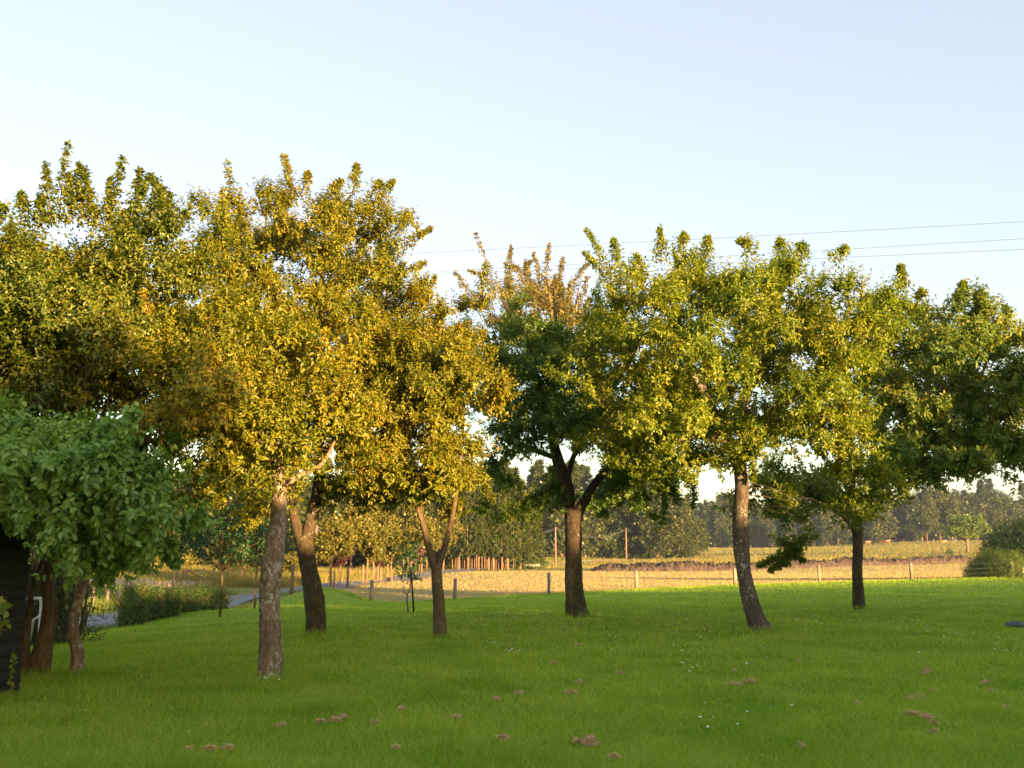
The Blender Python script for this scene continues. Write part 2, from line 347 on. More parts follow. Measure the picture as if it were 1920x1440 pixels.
def shoot_leaves(base, dirn, ln, nper, size, g, droop=.2):
    # base (S,3), dirn (S,3), ln (S,)
    S = len(base); dirn = unit(dirn); t = (np.arange(nper) + .6) / nper
    t = np.clip(t[None] + g.normal(0, .05, (S, nper)), .05, 1.05)
    bend = np.array([0, 0, 1.0]); P = base[:, None] + dirn[:, None] * (ln[:, None] * t)[..., None] + bend * (ln[:, None] * .15 * t ** 2)[..., None]
    a = unit(np.cross(dirn, g.normal(0, 1, (S, 3)))); b = np.cross(dirn, a)
    ph = np.arange(nper)[None] * 2.4 + g.uniform(0, 6.28, (S, 1)) + g.normal(0, .4, (S, nper))
    rad = np.cos(ph)[..., None] * a[:, None] + np.sin(ph)[..., None] * b[:, None]
    ax = rad * .9 + dirn[:, None] * (.25 + .9 * (t ** 3)[..., None]) + g.normal(0, .22, (S, nper, 3)) + np.array([0, 0, -droop])
    nn = dirn[:, None] * .9 + np.array([0, 0, .65]) + g.normal(0, .36, (S, nper, 3))
    sz = size * g.uniform(.65, 1.2, (S, nper)) * (1.1 - .45 * t)
    ok = g.random((S, nper)) > .08
    return P[ok], ax[ok], nn[ok], sz[ok]

def colonize(nodes, parent, attr, step, kill, g, iters=140):
    nodes = list(map(np.array, nodes)); parent = list(parent)
    NP = np.array(nodes); d = np.full(len(attr), 1e9); near = np.zeros(len(attr), int)
    for s in range(0, len(NP), 200):
        dd = np.linalg.norm(attr[:, None] - NP[None, s:s + 200], axis=-1); k = dd.argmin(1); m = dd[np.arange(len(attr)), k]
        u = m < d; d[u] = m[u]; near[u] = k[u] + s
    alive = d > kill; fin = near.copy()
    for it in range(iters):
        idx = np.where(alive)[0]
        if not len(idx): break
        v = unit(attr[idx] - NP[near[idx]]); un, inv = np.unique(near[idx], return_inverse=True)
        acc = np.zeros((len(un), 3)); np.add.at(acc, inv, v)
        acc = unit(unit(acc) + g.normal(0, .18, acc.shape) + np.array([0, 0, -.03]))
        new = NP[un] + acc * step; n0 = len(NP); NP = np.vstack([NP, new]); parent += list(un)
        dd = np.linalg.norm(attr[idx][:, None] - new[None], axis=-1); k = dd.argmin(1); m = dd[np.arange(len(idx)), k]
        u = m < d[idx]; near[idx[u]] = k[u] + n0; d[idx[u]] = m[u]; fin[idx[u]] = near[idx[u]]
        alive[idx] = d[idx] > kill
    return NP, np.array(parent), fin

DEN = 1.25; LSZ = 1.07
def limb_pts(spec, Y, base_dy=0):
    # spec: list of (px,py,w[,dY]) -> world points + radii
    P = []; r = []
    for s in spec:
        dy = s[3] if len(s) > 3 else 0
        P.append(W(s[0], s[1], Y + dy)); r.append(s[2] * mpp(s[1], Y + dy) / 2)
    P = np.array(P); r = np.array(r); D = spline(np.column_stack([P, r]), 8); return D[:, :3], np.maximum(D[:, 3], .004)

SC = []
def crown_attr(center, poly, Y, D, ncl, per, rc, g, dyc=0):
    poly = np.array(poly, float); c = np.array(center, float); m = len(poly)
    a = poly; b = np.roll(poly, -1, 0); area = np.abs((a[:, 0] - c[0]) * (b[:, 1] - c[1]) - (a[:, 1] - c[1]) * (b[:, 0] - c[0]))
    ks = max(6, int(ncl / 5)); S = np.zeros((0, 3)); sr = rc * 1.0; RH = []
    for q in range(ks):
        k = g.choice(m, 9, p=area / area.sum()); e = a[k] + (b[k] - a[k]) * g.random((9, 1))
        rho = np.sqrt(g.random(9)) * .97; ln_ = np.linalg.norm(e - c, axis=1); ins = np.clip(1 - .7 * sr / mpp(c[1], Y + dyc) / ln_, .3, 1); pt = c + (e - c) * (rho * ins)[:, None]
        dep = D * np.sqrt(np.maximum(1 - rho ** 2.4, .02)); w_ = np.sign(g.random(9) - .55) * g.random(9) ** .55
        P = W(pt[:, 0], pt[:, 1], Y + dyc + dep * w_)
        j = 0 if not len(S) else int(np.argmax(np.linalg.norm((P[:, None] - S[None]) * [1, .7, 1], axis=-1).min(1))); S = np.vstack([S, P[j:j + 1]])
    kk = np.repeat(np.arange(ks), int(math.ceil(ncl / ks))); sub = S[kk] + g.normal(0, 1, (len(kk), 3)) * sr * np.array([.75, .75, .5]) * g.uniform(.7, 1.2, (ks, 1))[kk]
    A = sub[:, None] + g.normal(0, .42, (len(kk), per, 3)) * (rc * .62 * g.uniform(.6, 1.3, len(kk)))[:, None, None] * np.array([1.1, 1.1, .8])
    SC.append(np.repeat(S[kk] - (0, 0, sr * .4), per, 0))
    return A.reshape(-1, 3)

def tree(name, label, cat, base, trunk, limbs, Y, center, poly, D, ncl, per, rc, lsize, lmat, bark, seed, nsh=2, nper=9, shl=.22,
         shoots=(), dyc=0, extra=(), group=None, wratio=.55, droop=.2, step=.13, kill=.2, flare=.5, tipw=.0028, nspray=14, hang=0):
    g = np.random.default_rng(seed)
    ncl = int(ncl * DEN); lsize *= LSZ; nper = nper + 3
    root = empty(name, Vector(base), label, cat, group); b3 = np.array(base, float)
    tp, tr = limb_pts(trunk, Y); off = b3 - tp[0]; off[2] = 0
    tp[0, 2] = min(tp[0, 2], b3[2]) - .12
    mb = MB(); mb.tube(tp - b3, tr, 22, .045, seed, flare)
    mb.build('trunk', bark, root, True)
    nod = list(tp); par = [-1] + list(range(len(tp) - 1)); rad = list(tr)
    lm = MB(); nl = 0
    for li in limbs:
        lp, lr = limb_pts(li, Y)
        i0 = int(np.argmin(np.linalg.norm(np.array(nod) - lp[0], axis=1))); s = len(nod)
        nod += list(lp); par += [i0] + list(range(s, s + len(lp) - 1)); rad += list(lr)
        lm.tube(lp - b3, lr, 12, .05, seed + nl); nl += 1
    SC.clear(); attr = crown_attr(center, poly, Y, D, ncl, per, rc, g, dyc)
    for (c2, p2, D2, n2_, dy2) in extra: attr = np.vstack([attr, crown_attr(c2, p2, Y, D2, n2_, per, rc, g, dy2)])
    ns = len(nod); start = 4 if len(nod) > 8 else 0
    # trunk nodes near the ground never sprout
    ok = np.ones(len(nod), bool); hi = np.array(nod)[:, 2] > np.quantile(tp[:, 2], .72)
    NPn = np.array(nod).copy(); far_ = NPn.copy(); far_[~hi] = (0, 0, -999)
    NP, par, fin = colonize(far_, par, attr, step, kill, g); NP[:ns] = NPn
    n = len(NP); cnt = np.zeros(n); tipn = np.ones(n)
    child = np.zeros(n, int); np.add.at(child, par[1:][par[1:] >= 0], 1)
    q = np.zeros(n); e = 2.3
    for i in range(n - 1, ns - 1, -1):
        if child[i] == 0 or q[i] == 0: q[i] = max(q[i], tipw ** e)
        q[par[i]] += q[i] if par[i] >= ns else 0
    rr = q ** (1 / e); rr[:ns] = rad
    rr = np.minimum(rr, .055)
    # twigs as 4-sided segments
    i = np.arange(ns, n); a = NP[par[i]] - b3; b = NP[i] - b3; ra = np.where(par[i] < ns, rr[i] * 1.1, rr[par[i]]); rb = rr[i]
    T = unit(b - a); U = unit(np.cross(T, g.normal(0, 1, (len(i), 3)) * .01 + np.array([.31, .52, .79]))); Vv = np.cross(T, U); k = 4
    th = np.arange(k) / k * 6.2832
    ring = np.cos(th)[None, :, None] * U[:, None] + np.sin(th)[None, :, None] * Vv[:, None]
    v0 = a[:, None] + ring * ra[:, None, None]; v1 = b[:, None] + T[:, None] * .01 + ring * rb[:, None, None]
    TV = np.concatenate([v0, v1], 1).reshape(-1, 3); bb = np.arange(len(i))[:, None] * 8
    TQ = np.concatenate([bb + np.array([[j, (j + 1) % 4, 4 + (j + 1) % 4, 4 + j]]) for j in range(4)])
    lm.add(TV, TQ)
    # shoots
    cen = attr.mean(0); src = np.repeat(fin, nsh); tgt = np.repeat(attr, nsh, 0) + g.normal(0, .12, (len(src), 3))
    tgt[:, 2] += .05 - hang * .2
    sc_ = np.repeat(np.vstack(SC), nsh, 0); dirn = unit(tgt - NP[src]) * .45 + unit(tgt - cen) * .3 + unit(tgt - sc_) * .8 + np.array([0, 0, .3 - hang]) + g.normal(0, .35, (len(src), 3))
    ln = shl * g.uniform(.6, 1.5, len(src))
    Pl = [shoot_leaves(NP[src] + (tgt - NP[src]) * g.uniform(0, .7, (len(src), 1)), dirn, ln, nper, lsize, g, droop)]
    zq = np.quantile(attr[:, 2], .35); cand = attr[attr[:, 2] > zq]; out = (cand - cen) / (attr.std(0) * 1.7); cand = cand[np.linalg.norm(out, axis=1) > 1.0]
    shoots = list(shoots); world_sh = []
    for q in cand[g.choice(len(cand), min(len(cand), nspray), False)]:
        n0 = NP[int(np.argmin(np.linalg.norm(NP - q, axis=1)))]; d_ = unit(unit(q - cen) * .8 + np.array([0, 0, .9]) + g.normal(0, .25, 3)); L_ = g.uniform(.35, .75)
        world_sh.append(np.array([n0, n0 + d_ * L_ * .5 + g.normal(0, .03, 3), n0 + d_ * L_ + np.array([0, 0, .1 * L_])]))
    # long shoots given as photo polylines (px,py,dY)
    for sh in shoots + world_sh:
        pts = sh if isinstance(sh, np.ndarray) else np.array([W(s[0], s[1], Y + (s[2] if len(s) > 2 else 0)) for s in sh]); sp = spline(pts, 10 if not isinstance(sh, np.ndarray) else 6)
        lm.tube(sp - b3, np.linspace(.012, .003, len(sp)), 5)
        m = len(sp); fr = np.linspace(0, 1, m); reps = 5
        src_p = np.repeat(sp, reps, 0) + g.normal(0, 1, (m * reps, 3)) * (.015 + .085 * (1 - np.repeat(fr, reps)) ** 1.5)[:, None]; tt = unit(np.gradient(sp, axis=0)); dr = np.repeat(tt, reps, 0) * .6 + g.normal(0, .5, (m * reps, 3))
        l_ = .13 * (1.2 - np.repeat(fr, reps)); Pl.append(shoot_leaves(src_p, dr, l_, 4, lsize * .95, g, droop))
    P, ax, nn, sz = (np.concatenate(z) for z in zip(*Pl))
    lm.build('limbs', bark, root, True)
    V, F = leaves6(P - b3, ax, nn, sz, sz * wratio)
    mk('crown', V, [F], lmat, root)
    return root

def base_at(px, py): return hit(px, py)
# ---- the orchard trees
bA = base_at(508, 1272)
tree('apple_tree', 'leaning apple tree with pale lichen-spotted trunk, nearest and thickest in the left foreground', 'tree', bA,
 [(508,1278,48),(507,1200,43),(505,1120,38),(513,1040,37),(521,980,30),(524,920,27),(521,868,25)],
 [[(523,918,14),(560,892,11),(605,868,8),(640,800,5)],[(521,875,20,0),(500,800,14,-.4),(460,700,9,-.8),(420,640,6,-1)],[(521,870,18),(560,790,13,.3),(590,700,9,.6),(600,640,6,.8)],[(515,850,10),(440,800,9,.3),(360,730,7,.4),(300,660,5,.5)]],
 bA[1], (470,740), [(235,610),(290,570),(360,588),(420,562),(480,565),(540,590),(600,605),(640,680),(668,760),(668,840),(610,885),(560,880),(500,880),(455,915),(400,935),(330,900),(285,830),(240,760),(210,680)],
 1.75, 120, 15, .42, .075, L_gold, B_apple, 11, nsh=2, nper=9, dyc=-.2,
 shoots=[[(470,900,.2),(480,940,.3),(475,960,.3)]])
bB = base_at(590, 1191)
tree('apple_tree', 'tall dark-trunked apple tree forking low, just behind the nearest lichen-spotted trunk', 'tree', bB,
 [(592,1196,34),(590,1130,38),(578,1060,33),(568,1005,33)],
 [[(562,1010,20),(550,960,17),(545,905,12),(500,830,10,-.5),(440,760,7,-.8)],[(575,1010,24),(588,955,22),(598,890,20),(596,780,17,.2),(570,660,15),(520,570,12,-.3),(470,500,10,-.5),(425,440,7,-.6)],
  [(596,790,14),(620,680,12,.4),(600,560,10,.3),(620,450,7,.3)],[(598,860,12),(660,780,10,.8),(710,660,8,1),(730,520,5,1)]],
 bB[1], (560,600), [(325,420),(345,395),(400,378),(470,380),(520,365),(545,345),(600,352),(660,345),(700,350),(735,395),(760,450),(765,500),(780,560),(800,640),(790,760),(770,880),(700,955),(640,960),(560,960),(520,960),(440,955),(380,930),(350,860),(300,760),(290,640),(330,560)],
 2.6, 290, 16, .5, .08, L_gold, B_dark, 12, nsh=2, nper=9, dyc=.3,
 shoots=[[(545,365),(540,325),(532,292)],[(560,370),(575,340),(577,325)],[(660,365),(667,330),(669,310)],[(700,385),(722,355),(738,340)],[(735,475),(775,448),(808,428)],[(740,520),(770,505),(797,492)],[(690,380),(705,350),(712,345)],
         [(500,380),(505,355)],[(630,370),(628,350),(640,340)],[(745,440),(760,400),(790,440)],[(430,390),(425,375)]])
bC = base_at(825, 1196)
tree('apple_tree', 'slim young apple tree with brown trunk dividing in a narrow Y below golden foliage', 'tree', bC,
 [(826,1199,26),(823,1140,22),(819,1085,21),(818,1058,20)],
 [[(813,1062,13),(800,1010,12),(786,962,9),(750,880,8,-.3),(720,780,6,-.4)],[(823,1062,13),(838,1010,11),(849,962,9),(862,880,7,.3),(870,760,6,.3)],[(787,965,7),(800,880,7,-.2),(810,740,6,-.3),(815,640,4)]],
 bC[1], (800,760), [(690,640),(750,575),(790,560),(825,548),(870,580),(890,640),(930,665),(925,740),(905,790),(885,860),(900,905),(870,945),(800,960),(740,945),(670,930),(640,860),(650,740)],
 2.0, 130, 16, .45, .08, L_gold, B_brown, 13, nsh=2, nper=9,
 shoots=[[(780,590),(800,560),(815,520)],[(890,700),(915,665),(928,655)],[(900,760),(925,745),(938,738)],[(880,880),(905,905),(925,935)],[(900,650),(905,620)]])
bD = base_at(1083, 1157)
tree('apple_tree', 'dark green apple tree with stout dark trunk and limb leaning right, centre of the lawn', 'tree', bD,
 [(1083,1160,42),(1077,1110,34),(1075,1050,32),(1075,985,31),(1074,955,33)],
 [[(1068,960,26),(1062,910,24),(1045,860,22),(1030,790,16),(1005,700,10,-.3),(990,620,6,-.3)],[(1082,962,20),(1098,935,18),(1122,898,15),(1160,862,12,.2),(1225,800,9,.6),(1290,760,6,1)],
  [(1064,895,10),(1078,850,9,.3),(1098,826,8,.5),(1130,780,6,.7)],[(1045,860,11),(990,840,8,-.3),(930,820,6,-.3)],[(1015,700,7),(1040,620,6,.3),(1040,540,5,.4)]],
 bD[1], (1030,730), [(875,640),(900,600),(960,585),(1000,600),(1060,600),(1120,590),(1180,640),(1230,720),(1290,800),(1340,860),(1330,900),(1290,895),(1250,900),(1200,890),(1150,860),(1090,830),(1040,850),(1000,850),(960,860),(920,875),(885,850),(885,740)],
 2.4, 170, 16, .5, .085, L_dark, B_dark, 14, nsh=2, nper=9,
 extra=[((980,925), [(920,900),(985,880),(1040,905),(1060,960),(1010,980),(950,960)], .9, 12, .2), ((1180,930), [(1120,910),(1180,880),(1260,900),(1300,930),(1250,960),(1170,975),(1120,955)], 1.2, 16, .6)],
 shoots=[[(1060,900,.3),(1030,920,.3),(1000,930,.3),(965,960,.3)],[(1240,900,.8),(1250,930,.8),(1245,960,.8)],[(1290,890,.9),(1300,920,.9),(1300,950,.9)],[(1190,900,.8),(1195,940,.8)]])
# the sparse, sunlit tree whose top shows above it
bD2 = np.array(G(1084, 26.5))
tree('fruit_tree', 'sparse rust-tinged fruit tree whose twiggy top rises above the dark green centre tree', 'tree', bD2,
 [(1084,1138,14),(1082,1080,13),(1076,1000,12),(1060,900,12),(1040,830,11),(1022,790,11)],
 [[(1020,800,10),(1005,720,8),(980,640,6),(940,560,4)],[(1020,800,10),(1030,700,8),(1035,600,6),(1025,520,4)],[(1022,760,8),(1060,680,6),(1075,600,4),(1085,540,3)]],
 26.5, (1015,610), [(905,600),(930,560),(975,530),(1030,525),(1080,530),(1095,560),(1110,620),(1080,690),(1000,700),(930,670)],
 1.6, 46, 12, .42, .085, leafmat('leaves_rusty', [(.08, .10, .02), (.15, .15, .03), (.21, .17, .04), (.28, .2, .06)], .3), B_brown, 15, nsh=2, nper=8,
 shoots=[[(960,590),(925,520),(892,440)],[(960,560),(955,500),(958,465)],[(1000,560),(985,510),(995,490)],[(1020,550),(1025,500),(1030,458)],[(1040,560),(1050,520),(1055,485)],[(920,580),(880,545),(855,512)],[(940,600),(890,575),(870,555)],
   [(1070,560),(1080,520),(1102,495)],[(990,560),(975,510),(960,500)],[(1000,570),(1010,520),(1000,475)],[(1060,590),(1090,560),(1100,520)],[(930,560),(910,520),(880,508)],[(1085,600),(1098,580),(1105,560)]])
bE = base_at(1426, 1184)
tree('apple_tree', 'wide mushroom-crowned apple tree on a curving grey trunk leaning left, right of centre', 'tree', bE,
 [(1428,1189,40),(1414,1150,31),(1400,1100,29),(1391,1040,29),(1388,970,28),(1391,905,26),(1384,862,26)],
 [[(1380,868,20),(1366,825,18),(1350,790,16),(1310,720,12,-.4),(1270,650,8,-.8),(1230,600,6,-1)],[(1390,860,16),(1402,830,15),(1398,770,14,.3),(1415,690,10,.5),(1440,600,7,.6)],[(1355,800,12),(1320,740,10,.6),(1330,640,8,.8),(1340,560,5,.9)],
  [(1352,795,10),(1280,780,9,.4),(1200,740,7,.6),(1150,680,5,.6)],[(1400,800,9),(1470,760,9,-.3),(1540,720,7,-.6),(1590,680,5,-.6)],[(1366,830,8),(1310,820,7,-.5),(1240,830,5,-.8)]],
 bE[1], (1370,690), [(1090,600),(1100,545),(1130,515),(1190,500),(1240,480),(1290,465),(1345,480),(1400,460),(1460,462),(1530,475),(1590,500),(1640,545),(1680,585),(1680,640),(1630,700),(1622,780),(1600,850),(1545,870),(1470,830),(1430,800),(1400,790),(1370,770),(1330,790),(1260,840),(1180,860),(1110,830),(1080,760),(1085,670)],
 2.9, 260, 16, .5, .085, L_lime, B_grey, 16, nsh=2, nper=9, dyc=-.2,
 extra=[((1600,900), [(1560,850),(1620,850),(1660,880),(1650,940),(1600,960),(1560,920)], .8, 14, .3), ((1400,810), [(1300,780),(1400,770),(1500,790),(1480,850),(1420,890),(1370,870),(1320,840)], .8, 16, -.3), ((1200,850), [(1110,800),(1250,800),(1330,820),(1320,870),(1240,890),(1150,880)], 1.2, 16, .3)],
 shoots=[[(1150,530),(1125,470),(1100,432)],[(1165,510),(1155,475),(1150,450)],[(1150,540),(1120,500),(1098,475)],[(1240,495),(1240,460),(1237,428)],[(1270,480),(1280,450),(1283,440)],[(1320,480),(1325,460),(1328,445)],
   [(1410,480),(1400,455),(1385,452)],[(1455,480),(1465,460),(1462,450)],[(1500,490),(1505,465),(1500,460)],[(1560,490),(1580,470),(1585,465)],[(1200,510),(1195,480)],[(1375,830,-.4),(1385,860,-.4),(1388,880,-.4)],[(1395,820,-.3),(1410,860,-.3),(1412,900,-.3)],
   [(1130,700,-1),(1150,760,-1.2),(1160,800,-1.2)],[(1240,640,-2),(1250,700,-2.2),(1275,730,-2.3)]])
bF = base_at(1610, 1144)
tree('walnut_tree', 'broad dark-leaved tree with straight slim trunk, furthest right on the lawn', 'tree', bF,
 [(1610,1148,24),(1608,1080,19),(1608,1010,19),(1608,972,19)],
 [[(1612,975,12),(1628,930,12),(1680,855,11,.3),(1725,780,9,.5),(1750,680,6,.6)],[(1605,975,11),(1598,900,10,.3),(1600,800,8,.6),(1670,640,6,.9)],[(1604,1000,8),(1580,968,7),(1510,925,6,-.4),(1440,900,5,-.6)],[(1650,900,8),(1740,880,7,-.3),(1850,850,5,-.5)],[(1680,855,8),(1720,820,6),(1820,740,6,.6),(1850,680,5,.6)]],
 bF[1], (1720,790), [(1640,600),(1655,545),(1690,510),(1735,545),(1770,570),(1810,540),(1850,590),(1890,575),(1930,600),(1990,720),(1990,850),(1930,905),(1850,895),(1790,905),(1750,930),(1700,950),(1660,960),(1630,900),(1600,880),(1590,830),(1620,760),(1630,680)],
 3.0, 240, 12, .6, .14, L_wal, B_dark, 17, nsh=2, nper=7, shl=.3, wratio=.5, kill=.28, step=.18, hang=.1,
 extra=[((1500,915), [(1400,910),(1430,870),(1500,860),(1570,880),(1610,930),(1590,975),(1510,985),(1430,965)], 1.7, 34, -.3)],
 shoots=[[(1520,990,-.6),(1495,1030,-.6),(1455,1045,-.6),(1425,1060,-.6)],[(1500,1010,-.6),(1480,1045,-.6),(1445,1070,-.6)],[(1460,1010,-.6),(1480,1030,-.6),(1505,1050,-.6)],[(1690,540),(1690,515),(1688,500)],[(1800,560),(1808,530)],[(1840,600),(1845,570),(1840,550)],[(1890,600),(1885,575)],[(1720,560),(1730,545)],[(1880,640),(1915,640)]])
# ---- left corner
bG = base_at(66, 1268)
tree('pear_tree', 'several-stemmed fruit tree with twisted brown stems beside the black shed', 'tree', bG,
 [(66,1275,46),(82,1210,33),(93,1140,27),(88,1092,24),(97,1040,24),(107,985,20)],
 [[(48,1262,24),(46,1200,20),(55,1140,12),(60,1095,8),(78,1055,6),(90,1030,5)],[(85,1258,20),(82,1215,17),(84,1170,12)],[(107,990,16),(120,900,14,.3),(110,780,12,.5),(100,640,9,.6),(110,500,6,.6)],[(112,930,11),(170,830,10,.6),(220,700,9,.8),(235,560,6,.8),(225,460,4,.8)],[(112,900,9),(60,800,8,.2),(20,680,6),(10,540,4)],[(92,1055,7),(130,1042,6),(150,1035,4)]],
 bG[1], (130,640), [(-70,470),(-40,400),(20,430),(60,470),(100,490),(150,490),(200,490),(250,470),(300,410),(345,410),(345,480),(330,580),(290,640),(240,710),(200,780),(100,800),(0,800),(-80,760)],
 1.9, 190, 15, .4, .075, L_pear, B_brown, 18, nsh=2, nper=9, dyc=.8, wratio=.6, nspray=8,
 shoots=[[(110,420,.8),(115,360,.8),(125,275,.8)],[(95,420,.8),(90,370,.8),(85,310,.8)],[(130,420,.8),(135,380,.8),(130,330,.8)],[(150,410,.8),(152,360,.8),(148,310,.8)],[(165,420,.8),(165,370,.8),(160,320,.8)],[(205,430,.8),(215,370,.8),(228,300,.8)],[(200,440,.8),(205,390,.8),(205,340,.8)],[(245,430,.8),(255,380,.8),(262,320,.8)],
   [(255,420,.8),(262,370,.8),(275,335,.8)],[(280,420,.8),(300,370,.8),(285,330,.8)],[(310,420,.8),(320,385,.8),(300,350,.8)],[(40,420,.8),(42,390,.8),(38,365,.8)],[(5,420,.8),(3,385,.8)],[(70,430,.8),(75,400,.8),(75,370,.8)],[(180,430,.8),(180,390,.8)],[(225,430,.8),(235,400,.8)],[(340,420,.8),(350,400,.8)]])
bH = base_at(142, 1266)
tree('lilac_tree', 'small broad-leaved tree with crooked lichened trunk, second from the shed, cool green drooping leaves', 'tree', bH,
 [(143,1270,26),(145,1225,23),(135,1175,20),(146,1130,18),(158,1090,17),(169,1062,15)],
 [[(168,1066,12),(190,1010,11,-.4),(210,940,9,-.9),(230,860,7,-1.4)],[(166,1070,10),(150,1000,9,-.6),(120,920,8,-1.4),(80,850,6,-2.2)],[(190,1010,7,-.4),(250,960,6,-.6),(320,930,4,-.8)]],
 bH[1], (150,890), [(-60,850),(-40,800),(40,785),(120,790),(180,785),(210,795),(245,830),(265,850),(280,900),(300,950),(290,1000),(260,1030),(240,1040),(220,1045),(205,1065),(160,1040),(125,985),(70,965),(20,960),(-60,975)],
 1.35, 150, 11, .27, .095, L_big, B_apple, 19, nsh=2, nper=7, dyc=-1.9, wratio=.75, droop=.45, hang=.2, nspray=5,
 shoots=[[(290,1000,-1.6),(315,1030,-1.6),(330,1055,-1.6)],[(190,1040,-1.8),(200,1065,-1.8),(190,1085,-1.8)]])
# ------------------------------------------------------------------ far trees: prototypes and copies
def cards(name, P, size, mat, parent, g, up=.5, wr=.8, axb=None):
    ax = g.normal(0, 1, P.shape) if axb is None else axb + g.normal(0, .35, P.shape)
    nn = g.normal(0, .6, P.shape) + np.array([0, 0, up]); sz = size * g.uniform(.6, 1.4, len(P))
    V, F = leaves4(P, ax, nn, sz, sz * wr); return mk(name, V, [F], mat, parent)
def conifer(seed, clear=2.6, hgt=18, wid=2.4, n=9000, mat=L_conif):
    g = np.random.default_rng(seed); r = empty('conifer', (0, 0, -500), 'tall dark conifer', 'tree')
    MB().tube(np.array([(0, 0, -.5), (.05, 0, hgt * .3), (0, .04, hgt * .7), (0, 0, hgt)]), [.17, .13, .08, .02], 7).build('trunk', B_far, r, True)
    nb = 190; z = clear + (hgt - clear) * g.random(nb) ** 1.15; a = g.uniform(0, 6.28, nb)
    L = wid * (1 - (z - clear) / (hgt - clear)) ** .75 * g.uniform(.65, 1.15, nb) + .2
    k = g.integers(0, nb, n); t = g.random(n) ** .6
    P = np.stack([np.cos(a[k]) * L[k] * t, np.sin(a[k]) * L[k] * t, z[k] + .5 * L[k] * t * .3 - .45 * L[k] * t ** 2], -1) + g.normal(0, .14, (n, 3))
    d = np.stack([np.cos(a[k]), np.sin(a[k]), -.7 + 0 * t], -1)
    cards('crown', P, .34, mat, r, g, .6, .5, d); return r
def decid(seed, hgt=14, wid=4.5, mat=L_decid, n=9000, size=.42, clear=3, ncl=46, cat='tree', nm='broadleaf_tree', tr=.22):
    g = np.random.default_rng(seed); r = empty(nm, (0, 0, -500), 'broadleaf tree', cat); mb = MB()
    mb.tube(np.array([(0, 0, -.5), (.1, 0, clear), (0, .1, hgt * .6), (0, 0, hgt * .85)]), [tr, tr * .8, tr * .4, .03], 8)
    c = unit(g.normal(0, 1, (ncl, 3))) * (g.random((ncl, 1)) ** .35) * .86
    hc = (hgt + clear) / 2; C3 = c * np.array([wid, wid, (hgt - clear) / 2]) + np.array([0, 0, hc]); C3[:, :2] *= (1 - .28 * np.clip(c[:, 2:], -1, 1))
    for q in C3[:18]: mb.tube(np.array([(0, 0, min(q[2] * .6, hgt * .5)), q * np.array([.55, .55, .85]), q]), [tr * .35, tr * .2, .02], 5)
    mb.build('trunk', B_far, r, True)
    k = g.integers(0, ncl, n); rc = min(wid, hgt / 2) * .3 * g.uniform(.7, 1.3, ncl)
    P = C3[k] + unit(g.normal(0, 1, (n, 3))) * (rc[k] * g.random(n) ** .4)[:, None] * np.array([1.15, 1.15, .8])
    cards('crown', P, size, mat, r, g, .8, .75); return r
protoC = [conifer(s, 2.8, 18, 2.3) for s in (31, 32, 33)]
protoD = [decid(s, 15, 4.6) for s in (41, 42, 43)]
protoR = [decid(s, 5.2, 1.75, L_yell, 6500, .2, 1.35, 36, 'tree', 'roadside_tree', .09) for s in (51, 52)]
protoP = decid(55, 5, 1.2, L_purp, 3800, .2, 1.3, 24, 'tree', 'purple_plum', .08)
used = set()
def place(proto, px, Y, s, label, group, g, sink=0):
    p = G(px, Y); p.z -= sink; rz = g.uniform(0, 6.28)
    if proto.name not in used:
        used.add(proto.name); proto.location = p; proto.rotation_euler = (0, 0, rz); proto.scale = s if hasattr(s, '__len__') else (s, s, s)
        proto['label'] = label
        if group: proto['group'] = group
        return proto
    c = copy_tree(proto, p, rz, s, label, group)
    if not group and 'group' in c: del c['group']
    return c
g = np.random.default_rng(99)
def topscale(px, py, Y, hgt): return (W(px, py, Y)[2] - G(px, Y).z) / hgt
def wood(px0, px1, Y0, Y1, rows, gap, top, protos, hgt, label, group, jit=.18, sink=.2):
    for r_ in range(rows):
        Yr = Y0 + (Y1 - Y0) * r_ / max(rows - 1, 1); x = px0 + g.uniform(0, gap)
        while x < px1:
            t = np.interp(x, [a for a, b in top], [b for a, b in top]); s = topscale(x, t, Yr, hgt) * g.uniform(1 - jit, 1 + jit * .4) / (1 - sink)
            place(protos[int(g.integers(0, len(protos)))], x, Yr + g.uniform(-6, 6) * min(1, Yr / 150), (s * g.uniform(.95, 1.3), s * g.uniform(.95, 1.3), s), label, group, g, sink * hgt * s)
            x += gap * g.uniform(.6, 1.4)
# conifer plantation behind the golden field, with the row of bare pinkish trunks
for i in range(26):
    x = 848 + i * 4.6 + g.uniform(-1, 1); s = topscale(x, 870 + abs(x - 905) * .35, 133, 18)
    place(protoC[i % 3], x, 132 + g.uniform(0, 3), (s * .62, s * .62, s), 'closely planted conifer with bare pinkish lower trunk behind the hay field', 'conifers of the plantation edge', g)
wood(690, 1010, 139, 165, 3, 17, [(690, 890), (960, 875), (1010, 930)], protoC, 18, 'dark conifer of the plantation behind the hay field', 'conifers inside the plantation')
wood(990, 1300, 245, 275, 3, 15, [(990, 880), (1100, 885), (1200, 875), (1260, 905), (1300, 945)], protoC[:2] + protoD[:1], 17, 'tall tree in the brown-green wood beyond the centre pasture', 'trees of the wood beyond the centre pasture')
wood(1290, 1560, 405, 450, 3, 13, [(1290, 955), (1350, 928), (1420, 935), (1560, 940)], protoC, 18, 'dark conifer in the distant bluish wood behind the pasture', 'conifers of the distant wood')
wood(1540, 1990, 415, 460, 3, 17, [(1540, 940), (1700, 930), (1760, 905), (1800, 912), (1990, 925)], protoD + protoC[:1], 16, 'rounded tree in the distant wood at the right of the pasture', 'trees of the distant right wood')
